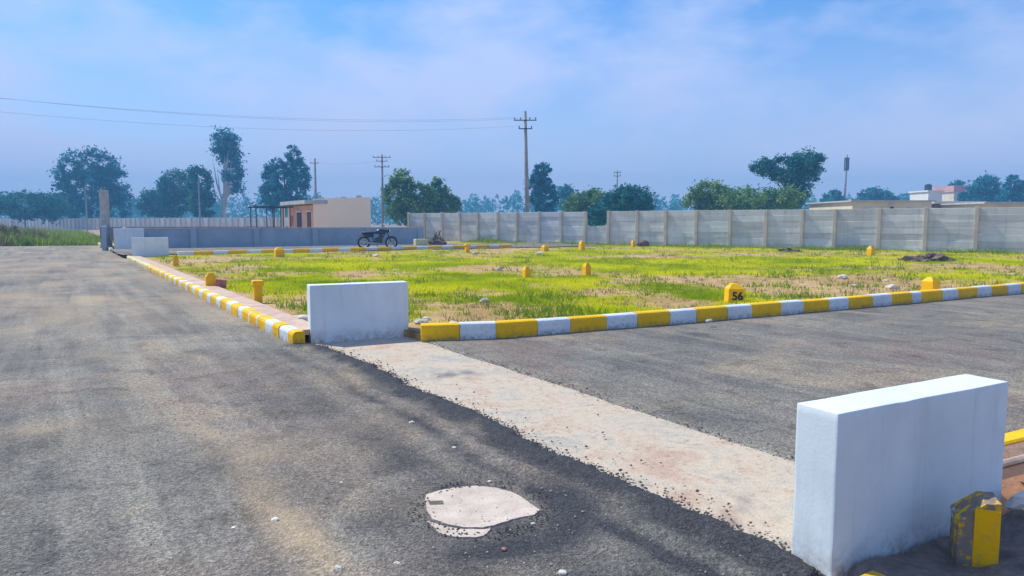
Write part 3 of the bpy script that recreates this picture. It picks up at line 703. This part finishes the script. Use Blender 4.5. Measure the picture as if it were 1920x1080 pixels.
for dx, h_ in ((.9, .18), (2.3, .22), (3.3, .3)):
    m = MB(); m.bbox(Vd * dx + U * 1.2 + Vector((0, 0, 2.84 + h_ * .6)), (.3, .3, h_ * 1.3), .02); m.build('roof_stub', M_CONC, rm)

# steel frame left of the room
fr = thing('steel_frame', 'dark open steel frame standing left of the peach room', 'steel frame', at(512, 415, 47.5) * 1.0, ANG_V)
fr.location.z = 0
for x in (-1.05, 0, .5, 1.1):
    m = MB(); m.box((x, 0, 1.2), (.06, .06, 2.4)); m.build('post', M_STEEL, fr)
    m = MB(); m.box((x, 2.4, 1.2), (.06, .06, 2.4)); m.build('post', M_STEEL, fr)
for y in (0, 2.4):
    m = MB(); m.box((.05, y, 2.44), (2.5, .09, .09)); m.build('beam', M_STEEL, fr)
for x in (-1.05, 1.1):
    m = MB(); m.box((x, 1.2, 2.535), (.07, 2.5, .07)); m.build('beam', M_STEEL, fr)

# ------------------------------------------------------------------ precast panel wall
W0 = Vector((5.83, 43.32, 0)); WD = Vector((22.25 - 5.83, 31.28 - 43.32, 0)).normalized(); WN = Vector((WD.y, -WD.x, 0))
WANG = math.atan2(WD.y, WD.x)
def wall_t(px):
    k = (px - 960) / F; a = W0.x - k * W0.y * math.cos(PITCH); b = WD.x - k * WD.y * math.cos(PITCH)
    k2 = k * (.6) * math.sin(PITCH); return (k2 - a) / b
right_px = [1142, 1196, 1249, 1306, 1369, 1436, 1504, 1565, 1648, 1735, 1830]
left_px = [768, 797, 830, 863, 897, 934, 970, 1012, 1053, 1098]
tr_ = [wall_t(x) for x in right_px]; st_ = (tr_[-1] - tr_[-3]) / 2
tr_ += [tr_[-1] + 1.95 * (k + 1) for k in range(4)]
tl_ = [wall_t(x) for x in left_px]
pm = MB(); pm.bbox((0, 0, 1.05), (.17, .20, 2.16), .012); POSTM = pm.mesh('post', M_POST)
def bay(parent, t0, t1, rows, h, zb):
    p = W0 + WD * ((t0 + t1) / 2)
    for r_ in range(rows):
        m = MB(); hh = h / rows
        m.bbox((0, 0, 0), (t1 - t0 - .14, .055 if r_ % 2 else .05, hh - .003), .012)
        inst('panel', m.mesh('panel', M_PANEL), parent, (p.x, p.y, zb + hh * (r_ + .5) + R.uniform(-.004, .004)), WANG + R.uniform(-.006, .006)).location += WN * R.uniform(-.012, .012)
wr = thing('precast_wall', 'long grey precast panel wall with pale posts right of the gap', 'wall')
for k, t_ in enumerate(tr_):
    p = W0 + WD * t_ + WN * .05; o = inst('post', POSTM, wr, (p.x, p.y, R.uniform(-.03, .03)), WANG + R.uniform(-.03, .03)); o.rotation_euler.x = R.uniform(-.012, .012)
for a, b in zip(tr_, tr_[1:]): bay(wr, a, b, 7, 2.08, .02)
wf = thing('precast_wall', 'grey precast panel wall section left of the gap behind the utility pole', 'wall')
for t_ in tl_:
    p = W0 + WD * t_ + WN * .05; inst('post', POSTM, wf, (p.x, p.y, R.uniform(-.03, .03)), WANG + R.uniform(-.03, .03))
for a, b in zip(tl_, tl_[1:]): bay(wf, a, b, 7, 2.06, .02)
bay(wf, tl_[-1], tr_[0], 4, 1.2, .02)

# distant boundary wall on the left
fa, fb = at(-40, 415, 160), at(560, 415, 100); fa.z = fb.z = 0
fwl = thing('boundary_wall', 'far pale grey boundary wall with close posts beyond the weeds', 'wall')
d = fb - fa; L = d.length; d.normalize(); nb = int(L / 1.5); an = math.atan2(d.y, d.x); bl = L / nb
m = MB(); m.box((0, 0, 1.02), (bl - .1, .07, 2.04)); pnm = m.mesh('panel', M_PANEL)
m = MB(); m.box((0, -.06, 1.06), (.22, .22, 2.12)); psm = m.mesh('post', M_POST)
for k in range(nb):
    p = fa + d * (bl * (k + .5)); inst('panel', pnm, fwl, p, an); p = fa + d * (bl * k); inst('post', psm, fwl, p, an)

# ------------------------------------------------------------------ poles and wires
def pole(name, label, base, h, r0, r1, arms, lean=0.0, group=None, mat=M_POLE, arm_ang=0.0):
    t = thing(name, label, 'utility pole', base, arm_ang, group); top = Vector((lean, 0, h))
    m = MB(); m.tube([(0, 0, -.15), top * .5, top], [r0, (r0 + r1) / 2, r1], 10); m.build('shaft', mat, t, True)
    for z, L in arms:
        x0 = lean * z / h
        m = MB(); m.box((x0, -.02 - r1, z), (L, .06, .06)); a = m.build('crossarm', M_STEEL, t)
        for sx in (-.45, .45) if L < 1.3 else (-.46, -.2, .2, .46):
            m = MB(); m.tube([(x0 + sx * L, -.02 - r1, z + .04), (x0 + sx * L, -.02 - r1, z + .09), (x0 + sx * L, -.02 - r1, z + .13), (x0 + sx * L, -.02 - r1, z + .18)], [.02, .05, .03, .045], 8); m.build('insulator', M_CERAM, a)
    return t
mp_ = g(990, 457); mp_.z = 0
pole('utility_pole', 'tall grey concrete utility pole with crossarms in front of the panel wall', mp_, 8.75, .17, .10, [(8.15, 1.5), (7.6, .9)], lean=-.22)
off = Vector((-38, 24.5, 0))
pole('utility_pole', 'concrete utility pole beyond the left side of the main road', off, 8.9, .17, .10, [(8.3, 1.7), (7.75, 1.0)])
q = at(718, 415, 78); q.z = 0; pole('utility_pole', 'utility pole with stacked crossarms and box beside the peach room', q, 8.6, .16, .10, [(8.3, 1.9), (7.9, 1.2), (7.3, 1.6)])
q2 = at(593, 415, 92); q2.z = 0; pole('utility_pole', 'slender utility pole rising behind the peach room roof', q2, 9.4, .20, .12, [(8.8, 1.1)])
q = at(1156, 415, 84); q.z = 0; pole('utility_pole', 'thin pale utility pole behind the dark bush and panel wall', q, 7.4, .12, .08, [(7.1, .8), (6.7, .8)])
for x, y, Y, lb in ((163, 352, 112, 'thin pale lamp pole in front of the broad blue green tree'), (375, 338, 108, 'thin pale lamp pole in front of the paired round trees')):
    q = at(x, 415, Y); q.z = 0; top = at(x, y, Y).z
    t = thing('lamp_pole', lb, 'lamp pole', q); m = MB(); m.tube([(0, 0, -.2), (0, 0, top)], [.14, .09], 8); m.build('shaft', M_POLE, t)
    m = MB(); m.tube([(0, 0, top), (.15, -.1, top + .25), (.6, -.3, top + .3)], .05, 6); m.build('arm', M_POLE, t)
    m = MB(); m.bbox((.75, -.35, top + .28), (.5, .2, .12), .03); m.build('lamp_head', M_HWHITE, t)
q = at(1580, 415, 170); q.z = 0; tw = thing('telecom_mast', 'slim telecom mast with dark antenna cluster on the skyline', 'mast', q)
m = MB(); m.tube([(0, 0, -.2), (.2, 0, 8), (.35, 0, 17)], [.42, .3, .22], 10); m.build('shaft', M_POLE, tw, True)
for k in range(3):
    a = k * 2.094; m = MB(); m.bbox((.35 + .42 * math.cos(a), .42 * math.sin(a), 14.8), (.32, .28, 3.0), .05); m.build('antenna', M_STEEL, tw)
m = MB(); m.torus((.34, 0, 13.6), .42, .05); m.build('bracket', M_STEEL, tw)
def wire(a, b, sag, r=.012, n=28, label='', group=None):
    a, b = Vector(a), Vector(b); pts = []
    for k in range(n + 1):
        t_ = k / n; p = a.lerp(b, t_); p.z -= sag * 4 * t_ * (1 - t_); pts.append(p)
    m = MB(); m.tube(pts, r, 5); return tag(m.build('power_line', M_WIRE), label, 'power line', group)
for dx, z1, z2, sg, LX in ((-.75, 8.33, 8.48, 1.35, 'overhead wire from the inner end of the long upper crossarm'), (.75, 8.33, 8.48, 1.5, 'overhead wire from the outer end of the long upper crossarm'), (-.45, 7.78, 7.93, 1.45, 'overhead wire hung from the short lower crossarm of the pole')):
    wire(mp_ + Vector((dx - .2, -.12, z1)), off + Vector((dx, -.12, z2)), sg, .0065, label=LX, group='wires of the near line')
pa = at(718, 415, 78); wire((pa.x, pa.y, 8.0), (q2.x, q2.y, 8.95), .3, .016, label='overhead wire strung between the two poles by the peach room')

# ------------------------------------------------------------------ motorcycle
mo = g(704, 468, .14); bk = thing('motorcycle', 'dark blue motorcycle parked against the low compound wall', 'motorcycle', (mo.x, mo.y + .6, .145), ANG_V - .35)
def wheel(x, r):
    m = MB(); m.torus((x, 0, r), r - .05, .05, n=28, k=8); w_ = m.build('wheel', M_TYRE, bk, True)
    m = MB(); m.torus((x, 0, r), r - .10, .018, n=28, k=6); m.tube([(x, -.06, r), (x, .06, r)], .05, 10)
    for k in range(8):
        a = k * math.pi / 4; m.tube([(x, 0, r), (x + (r - .1) * math.cos(a), 0, r + (r - .1) * math.sin(a))], .006, 4)
    m.build('rim', M_CHROME, w_)
wheel(-.66, .31); wheel(.66, .31)
m = MB(); m.tube([(-.66, .05, .31), (-.15, .05, .36), (.1, .04, .35), (.42, 0, .86)], .03, 8); m.tube([(.44, 0, .88), (.05, 0, .78), (-.45, 0, .72), (-.75, 0, .74)], .028, 8); m.tube([(-.15, -.05, .36), (-.3, 0, .72)], .025, 6); m.build('frame', M_STEEL, bk)
m = MB(); m.lump((.17, 0, .85), .2, .08, (1.35, .75, .72), 3, 2); m.build('fuel_tank', M_BPAINT, bk, True)
m = MB(); m.lump((-.38, 0, .80), .2, .06, (1.9, .75, .38), 3, 5); m.build('seat', M_SEAT, bk, True)
m = MB(); m.lump((-.42, 0, .66), .16, .05, (1.6, .85, .65), 2, 8); m.build('side_panel', M_BPAINT, bk, True)
m = MB(); m.bbox((.06, 0, .43), (.36, .26, .28), .05); m.bbox((.14, 0, .62), (.2, .2, .16), .03); m.build('engine', M_STEEL, bk)
m = MB(); m.tube([(.66, .09, .31), (.42, .09, .95)], .026, 8); m.tube([(.66, -.09, .31), (.42, -.09, .95)], .026, 8); m.build('fork', M_STEEL, bk)
m = MB(); m.tube([(.30, -.36, 1.03), (.36, -.2, 1.02), (.42, 0, .97), (.36, .2, 1.02), (.30, .36, 1.03)], .016, 6); m.build('handlebar', M_STEEL, bk)
m = MB(); m.lump((.52, 0, .90), .1, 0, (.9, 1, 1), 2, 1); hl = m.build('headlight', M_BPAINT, bk, True)
m = MB(); m.lump((.575, 0, .90), .075, 0, (.6, 1, 1), 2, 1); m.build('lens', M_GLASS, hl, True)
for sy in (-.3, .3):
    m = MB(); m.tube([(.33, sy, 1.03), (.32, sy, 1.15)], .008, 5); m.lump((.32, sy, 1.19), .06, 0, (.4, 1.2, .8), 1, 1); m.build('mirror', M_CHROME, bk)
m = MB(); m.tube([(.1, -.16, .3), (-.2, -.17, .27), (-.85, -.2, .40)], [.025, .035, .05], 8); m.build('exhaust', M_CHROME, bk)
def fender(x, r, a0, a1):
    m = MB(); vs, fs = [], []
    for k in range(9):
        a = a0 + (a1 - a0) * k / 8
        for y in (-.07, .07): vs.append((x + r * math.cos(a), y, .31 + r * math.sin(a)))
        for y in (.07, -.07): vs.append((x + (r + .012) * math.cos(a), y, .31 + (r + .012) * math.sin(a)))
        if k: fs += [((k - 1) * 4 + q, (k - 1) * 4 + (q + 1) % 4, k * 4 + (q + 1) % 4, k * 4 + q) for q in range(4)]
    m.add(vs, fs); m.build('mudguard', M_BPAINT, bk)
fender(.66, .34, .5, 2.4); fender(-.66, .36, .8, 2.9)
m = MB(); m.bbox((-.98, 0, .66), (.06, .16, .1), .02); m.build('tail_light', M_RED, bk)
m = MB(); m.tube([(-.05, .12, .33), (-.02, .3, .02)], .014, 6); m.build('side_stand', M_STEEL, bk)

# ------------------------------------------------------------------ houses beyond the wall
def house(px0, px1, top, Y, dep, wall, roof, label, wins=(), tank=False, roofh=.25):
    a, b = at(px0, 415, Y), at(px1, 415, Y); w = b.x - a.x; h = at(px0, top, Y).z
    t = thing('house', label, 'building', ((a.x + b.x) / 2, Y + dep / 2, 0))
    m = MB(); m.box((0, 0, h / 2 - .2), (w, dep, h + .4 - roofh)); m.build('wall', wall, t)
    m = MB(); m.box((0, 0, h - roofh / 2 + .02), (w + .5, dep + .5, roofh)); m.build('roof', roof, t)
    for x0, x1, z0, z1 in wins:
        m = MB(); m.box(((x0 + x1) / 2 * w, -dep / 2 - .01, (z0 + z1) / 2), ((x1 - x0) * w, .06, z1 - z0)); wd_ = m.build('window', M_DARK, t)
        m = MB(); m.box(((x0 + x1) / 2 * w, -dep / 2 - .06, z1 + .1), ((x1 - x0) * w + .3, .3, .12)); m.build('sill', wall, wd_)
    if tank:
        m = MB(); m.tube([(w * .15, 0, h), (w * .15, 0, h + 1.1), (w * .15, 0, h + 1.3)], [.6, .6, .2], 12); m.build('water_tank', M_STEEL, t)
    return t
house(1597, 1745, 376, 62, 9, M_HCREAM, M_SLAB, 'long low cream building with flat roof behind the panel wall', [(-.35, -.3, 1.6, 2.4), (-.02, .02, 2.3, 2.75), (.2, .26, 1.6, 2.4)], roofh=.12)
house(1752, 1840, 378, 64, 8, M_BRICKW, M_HCREAM, 'low brownish building with pale roof edge beside the cream one', [(-.3, -.2, 1.7, 2.6), (.1, .2, 1.7, 2.6)], roofh=.2)
house(1846, 1990, 379, 58, 8, M_HCREAM, M_SLAB, 'low cream building with flat roof behind the wall end', [(-.3, -.26, 1.7, 2.4)], roofh=.14)
house(1738, 1764, 357, 130, 6, M_HWHITE, M_HWHITE, 'small white house rising above the long cream building', [(-.2, .1, 3.2, 4.4)], True)
house(1786, 1834, 348, 150, 8, M_HCREAM, M_HPINK, 'house with pinkish roof between the far trees', [(-.3, -.1, 4, 5.5), (.1, .3, 4, 5.5)], roofh=1.3)

# ------------------------------------------------------------------ trees, weeds, grass
def leaf_cloud(pts, size, seed, elong=1.0):
    rr = random.Random(seed); vs, fs, tone = [], [], []
    for p, tn in pts:
        n = Vector((rr.gauss(0, 1), rr.gauss(0, 1), rr.gauss(0, 1) + .4)).normalized(); a = n.orthogonal().normalized(); b = n.cross(a)
        q = rr.uniform(0, 6.28); a2 = a * math.cos(q) + b * math.sin(q); b2 = n.cross(a2); s_ = size * rr.uniform(.6, 1.35)
        i = len(vs); vs += [p - a2 * s_ * elong, p - b2 * s_ * .45, p + a2 * s_ * elong, p + b2 * s_ * .45]; fs.append((i, i + 1, i + 2, i + 3)); tone += [tn] * 4
    return vs, fs, tone
def crown(blobs, n, cl, size, seed):
    rr = random.Random(seed); vol = [(b[3] * b[4] * b[5]) ** .72 for b in blobs]; tv = sum(vol); pts = []
    for b, v in zip(blobs, vol):
        nb_ = int(1.35 * n * v / tv); nc = max(5, int(nb_ / 45))
        for c in range(nc):
            while True:
                d = Vector((rr.uniform(-1, 1), rr.uniform(-1, 1), rr.uniform(-1, 1)))
                if .2 < d.length <= 1: break
            d *= d.length ** -.45
            c0_ = Vector((b[0] + d.x * b[3], b[1] + d.y * b[4], b[2] + d.z * b[5])); cr_ = cl * rr.uniform(.5, 1.25); base = rr.uniform(.0, .75)
            for k in range(45):
                e = Vector((rr.gauss(0, .5), rr.gauss(0, .5), rr.gauss(0, .42))) * cr_
                pts.append((c0_ + e, max(0, min(1, base + rr.uniform(-.2, .3)))))
    return leaf_cloud(pts, size, seed)
TREE_N = [0]
def tree(Y, blobs_px, label, leaf=M_LEAF_B, n=5000, base_px=None, cl=None, size=None, name='tree', bark=M_TRUNK, trunk_r=None, depth=.8, group=None, cat='tree', bare=False):
    TREE_N[0] += 1; sd = TREE_N[0]; rr = random.Random(sd)
    bx = base_px if base_px is not None else sum(b[0] for b in blobs_px) / len(blobs_px)
    base = at(bx, 415, Y); base.z = 0; k = Y / F
    t = thing(name, label, cat, base, 0, group); bl = []
    for (x, y, rx, ry) in blobs_px:
        c = at(x, y, Y) - base; bl.append((c.x, c.y + rr.uniform(-.4, .4) * rx * k, c.z, rx * k, rx * k * depth, ry * k))
    top = max(b[2] + b[5] * .4 for b in bl); tr = trunk_r or max(.12, top * .02)
    m = MB(); cx = sum(b[0] for b in bl) / len(bl)
    m.tube([(0, 0, -.3), (rr.uniform(-.1, .1), 0, top * .3), (cx * .5, 0, top * .6), (cx * .8, 0, top * .9)], [tr, tr * .8, tr * .55, tr * .2], 8)
    for b in bl:
        for q in range(3):
            e = Vector((b[0] + rr.uniform(-.6, .6) * b[3], b[1] + rr.uniform(-.6, .6) * b[4], b[2] + rr.uniform(-.2, .6) * b[5]))
            s0 = Vector((cx * .3, 0, min(e.z * .75, top * rr.uniform(.25, .55)))); mid = s0.lerp(e, .5) + Vector((rr.uniform(-.3, .3), 0, .3))
            m.tube([s0, mid, e], [tr * .45, tr * .28, tr * .08], 6)
    m.build('trunk', bark, t, True)
    avg = sum(b[3] for b in bl) / len(bl)
    vs, fs, tn = crown(bl, n, cl or max(.35, avg * .30), size or max(.14, Y * .0021), sd)
    m = MB(); m.add(vs, fs); o = m.build('crown', leaf, t); add_attr(o.data, 'tone', tn); return t
tree(140, [(140, 330, 30, 48), (175, 318, 40, 38), (205, 345, 30, 42), (170, 365, 55, 45), (222, 380, 24, 30), (128, 385, 22, 26)], 'broad tall blue green tree on the left skyline', n=11000, base_px=172)
tree(125, [(45, 385, 48, 26), (88, 388, 30, 24), (10, 382, 26, 20)], 'low rounded dark tree left of the broad tall tree', leaf=M_LEAF_D, n=6000)
tree(135, [(335, 355, 30, 34), (315, 375, 40, 32), (290, 385, 28, 24)], 'round bushy tree right of the tall pillar', leaf=M_LEAF_D, n=6500)
tree(128, [(376, 345, 20, 38), (382, 380, 24, 28)], 'narrow rounded tree beside the pale bare trunk', leaf=M_LEAF_D, n=4500)
t_ = tree(130, [(420, 268, 24, 24), (432, 292, 18, 18), (436, 325, 17, 20), (440, 352, 10, 12)], 'very tall eucalyptus with pale bare trunk and airy crown', n=3800, base_px=420, bark=M_PALEB, trunk_r=.42, cl=.9)
m = MB(); k_ = 130 / F
for dx, dz, w_ in ((-18, 300, .2), (-10, 318, .16), (8, 300, .18), (14, 335, .14), (-22, 330, .12), (4, 285, .14)):
    m.tube([(0, 0, 3.5 + R.random() * 2), (dx * k_ * .6, 0, (415 - dz) * k_ * .75), (dx * k_, .2, (415 - dz) * k_ + 1.5)], [w_, w_ * .7, w_ * .25], 6)
m.build('bare_limbs', M_PALEB, t_, True)
tree(118, [(545, 305, 20, 30), (512, 330, 17, 28), (560, 335, 20, 32), (540, 355, 36, 36), (515, 368, 22, 26)], 'tall three peaked tree behind the peach room', n=8500)
tree(76, [(755, 345, 24, 24), (745, 375, 26, 34), (790, 375, 28, 30), (770, 395, 40, 26)], 'bushy mid green tree right of the pole by the peach room', leaf=M_LEAF_G, n=8000, group=None)
tree(82, [(820, 365, 20, 28), (840, 388, 24, 24), (810, 395, 26, 20)], 'spreading green tree with thin top above the panel wall', leaf=M_LEAF_G, n=5500)
tree(105, [(1018, 330, 17, 26), (1003, 355, 16, 30), (1022, 372, 22, 34)], 'narrow upright tree just right of the tall utility pole', leaf=M_LEAF_B, n=5500)
tree(150, [(1060, 362, 15, 14), (1068, 382, 20, 16)], 'small bluish tree right of the narrow upright tree', leaf=M_LEAF_F, n=2500)
tree(78, [(1110, 378, 38, 20), (1090, 388, 30, 16), (1120, 400, 22, 26)], 'pale green bush spilling into the gap of the wall', leaf=M_LEAF_G, n=6000, name='bush', cat='bush', trunk_r=.1)
tree(72, [(1185, 372, 40, 22), (1160, 382, 34, 20), (1210, 384, 20, 16)], 'dark rounded bush behind the thin pale pole', leaf=M_LEAF_D, n=6000, name='bush', cat='bush', trunk_r=.1)
tree(66, [(1120, 405, 20, 20)], 'dark low bush showing through the gap in the panel wall', leaf=M_LEAF_D, n=2500, name='bush', cat='bush', trunk_r=.08)
tree(74, [(1330, 362, 32, 20), (1310, 378, 26, 20), (1350, 380, 40, 18)], 'olive green bush left of the leaning dark tree', leaf=M_LEAF_G, n=5500, name='bush', cat='bush', trunk_r=.1)
tree(70, [(1400, 376, 46, 20), (1455, 372, 42, 18), (1430, 385, 60, 14)], 'wide yellow green bush under the leaning dark tree', leaf=M_LEAF_G, n=7000, name='bush', cat='bush', trunk_r=.1)
tree(80, [(1512, 305, 32, 22), (1470, 318, 36, 22), (1432, 312, 22, 14), (1500, 335, 30, 22), (1490, 365, 24, 26)], 'dark spreading tree leaning over the bushes behind the panel wall', leaf=M_LEAF_D, n=9500, base_px=1492)
tree(135, [(1850, 352, 24, 20), (1835, 368, 30, 16), (1868, 372, 18, 16)], 'dark tree beside the pinkish roofed house', leaf=M_LEAF_B, n=4500)
tree(130, [(1897, 345, 16, 18), (1915, 360, 18, 22), (1890, 370, 20, 14)], 'dark tree above the end cream building', leaf=M_LEAF_B, n=4000)
tree(160, [(1795, 352, 14, 14), (1785, 368, 22, 16)], 'greyish tree between the white house and pinkish roof', leaf=M_LEAF_F, n=2600)
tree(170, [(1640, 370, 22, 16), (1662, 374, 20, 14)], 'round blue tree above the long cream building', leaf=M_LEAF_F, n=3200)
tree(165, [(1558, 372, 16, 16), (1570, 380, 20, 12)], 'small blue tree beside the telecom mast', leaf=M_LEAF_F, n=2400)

# far woodland that reads as one mass
rr = random.Random(99); pts = []
for k in range(620):
    px = rr.uniform(-150, 2080); Y = rr.uniform(230, 420); hpx = 41 + 22 * (.5 + .5 * noise.noise(Vector((px * .012, 0, 0)))) + rr.uniform(-8, 10)
    if 600 < px < 700: hpx *= .8
    c = at(px, 415, Y); k_ = Y / F; hh = hpx * k_; c.z = 0
    for q in range(60):
        e = Vector((rr.gauss(0, .5) * 13 * k_, rr.gauss(0, 2), 0)); z = hh * (1 - rr.random() ** 1.6 * .95) * max(.3, 1 - abs(e.x) / (26 * k_))
        pts.append((c + e + Vector((0, 0, z)), rr.random()))
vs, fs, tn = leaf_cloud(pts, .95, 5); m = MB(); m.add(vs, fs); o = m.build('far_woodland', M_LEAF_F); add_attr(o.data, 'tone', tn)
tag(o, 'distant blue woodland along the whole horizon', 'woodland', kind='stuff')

def blades(spots, name, mat, label, cat, seed=3, nb=5, kind='stuff'):
    rr = random.Random(seed); vs, fs, tn = [], [], []
    for x, y, z, h, w, tone in spots:
        for k in range(nb):
            a = rr.uniform(0, 6.28); ox, oy = rr.gauss(0, w * 2.2), rr.gauss(0, w * 2.2); d = Vector((math.cos(a), math.sin(a), 0)); hh = h * rr.uniform(.5, 1.25)
            ln = Vector((rr.gauss(0, .45), rr.gauss(0, .45), 0)) * hh; p = Vector((x + ox, y + oy, z - .01)); i = len(vs)
            vs += [p - d * w * .5, p + d * w * .5, p + ln + Vector((0, 0, hh))]; fs.append((i, i + 1, i + 2)); tn += [max(0, min(1, tone + rr.uniform(-.25, .25)))] * 3
    m = MB(); m.add(vs, fs); o = m.build(name, mat); add_attr(o.data, 'tone', tn); return tag(o, label, cat, kind=kind)
# grass on the plot: denser and finer where it is close
rr = random.Random(11); spots = []; tries = 0
while len(spots) < 62000 and tries < 400000:
    tries += 1
    px = rr.uniform(250, 1990); yy = 446 + (640 - 446) * rr.random() ** 1.25; p = g(px, yy, PZ)
    q = p - O; w_ = q.dot(W); uu_ = q.dot(U)
    if w_ < .45 or p.y > 56: continue
    best = None
    for a, b in zip(KR, KR[1:]):
        if a.x <= p.x <= b.x: best = a.y + (b.y - a.y) * (p.x - a.x) / (b.x - a.x)
    if p.x < KR[0].x: best = KR[0].y + .15 - (KR[0].x - p.x) * .05 if p.x > -2.6 else 0
    if best is not None and p.y < best + .24: continue
    if w_ < 1.6 and uu_ < .35: continue
    fk = FK[0].y + (p.x - FK[0].x) * .58
    if p.x < -4.6 and p.y > fk - .1: continue
    if (p - W0).dot(WN) < -.3: continue
    gmv = grass_mask(p.x, p.y)
    if rr.random() > .08 + gmv ** 1.5: continue
    dist = p.y; h = .78 * (.028 + .05 * gmv * (.5 + .7 * (.5 + .5 * fbm((p.x, p.y, 9), .9, 3)))) * (1 + dist * .010); wd_ = .009 * (1 + dist * .085)
    spots.append((p.x, p.y, plot_z(p.x, p.y), h, wd_, .40 + .85 * fbm((p.x, p.y, 4), .45, 4) + .2 * gmv))
blades(spots, 'plot_grass', M_GRASS, 'short yellow green grass growing in patches over the plot', 'grass', 3, 5)
wsp, dsp = [], []
for k in range(9000):
    px = rr.uniform(300, 1990); p = g(px, 452 + 160 * rr.random() ** 1.2, PZ); q = p - O
    if q.dot(W) < .6 or p.y > 46 or (q.dot(W) < 1.8 and q.dot(U) < .5): continue
    if p.x < -4.6 and p.y > FK[0].y + (p.x - FK[0].x) * .58 - .2: continue
    b_ = KR[0].y
    for a, b in zip(KR, KR[1:]):
        if a.x <= p.x <= b.x: b_ = a.y + (b.y - a.y) * (p.x - a.x) / (b.x - a.x)
    if p.y < b_ + .3: continue
    n_ = fbm((p.x, p.y, 15), .8, 4)
    if n_ > .18: wsp.append((p.x, p.y, plot_z(p.x, p.y), .07 + .12 * rr.random() * n_ * 2, .014 * (1 + p.y * .06), rr.random() * .7))
    elif n_ < -.05 and rr.random() < .55: dsp.append((p.x, p.y, plot_z(p.x, p.y), .04 + .07 * rr.random(), .010 * (1 + p.y * .07), rr.random()))
blades(wsp, 'plot_weeds', M_WEED, 'darker leafy weed clumps dotted through the plot', 'weeds', 14, 6)
blades(dsp, 'dry_tufts', M_DRYW, 'dry straw coloured tufts on the bare soil of the plot', 'weeds', 15, 6)
# taller weeds at the foot of the panel wall and by the compound
spots = []
for k in range(5200):
    t_ = rr.uniform(tl_[0], tr_[-1]); d_ = abs(rr.gauss(0, .75)) + .12; p = W0 + WD * t_ + WN * d_
    den = .5 + .9 * fbm((p.x, p.y, 6), .35, 3)
    if rr.random() > den: continue
    spots.append((p.x, p.y, .08, .12 + .22 * max(0, den) * rr.random(), .05, rr.random()))
blades(spots, 'wall_weeds', M_WEED, 'taller green weeds along the foot of the panel wall', 'weeds', 4, 5)
# weeds on the verge at the end of the road
spots, dry = [], []
for k in range(9000):
    px = rr.uniform(-160, 215); Y = 44.5 + 60 * rr.random() ** 1.5; p = at(px, 415, Y); q = p - O
    if q.dot(U) < 43.6 or q.dot(W) > 1.0: continue
    n_ = fbm((p.x, p.y, 2), .12, 3); h = .35 + .45 * rr.random() + .35 * max(0, n_)
    left = max(0, min(1, (-p.x / p.y - .60) * 9))
    (dry if rr.random() < .12 + .4 * left else spots).append((p.x, p.y, -.02, h * (.5 + .8 * left), .10, rr.random()))
blades(spots, 'verge_weeds', M_WEED, 'tall green weeds on the verge beyond the road end', 'weeds', 6, 5)
blades(dry, 'dry_weeds', M_DRYW, 'dry brown weeds mixed into the verge at the road end', 'weeds', 8, 5)
for px, py, rx, ry, lb in ((55, 448, 26, 12, 'dry grey brown shrub at the edge of the road end'), (8, 440, 20, 14, 'dark shrub at the road end beside the dry shrub')):
    Y = g(px, 459).y; tree(Y, [(px, py - 2, rx, ry)], lb, leaf=M_DRYW, n=1800, name='shrub', cat='shrub', trunk_r=.04, cl=.25, size=.07)

# ------------------------------------------------------------------ haze
m = MB(); m.box((0, 230, 15), (1400, 560, 34)); hz = m.build('haze', None)
hm = bpy.data.materials.new('haze_air'); hm.use_nodes = True; hn = hm.node_tree.nodes; hn.remove(hn['Principled BSDF'])
pv_ = hn.new('ShaderNodeVolumePrincipled'); pv_.inputs['Density'].default_value = .0021; pv_.inputs['Color'].default_value = (.22, .58, 1.0, 1); pv_.inputs['Anisotropy'].default_value = 0
hm.node_tree.links.new(pv_.outputs[0], hn['Material Output'].inputs['Volume']); hz.data.materials.clear(); hz.data.materials.append(hm); hz['kind'] = 'stuff'; hz['label'] = 'thin blue haze over the fields'
hz.display_type = 'WIRE'
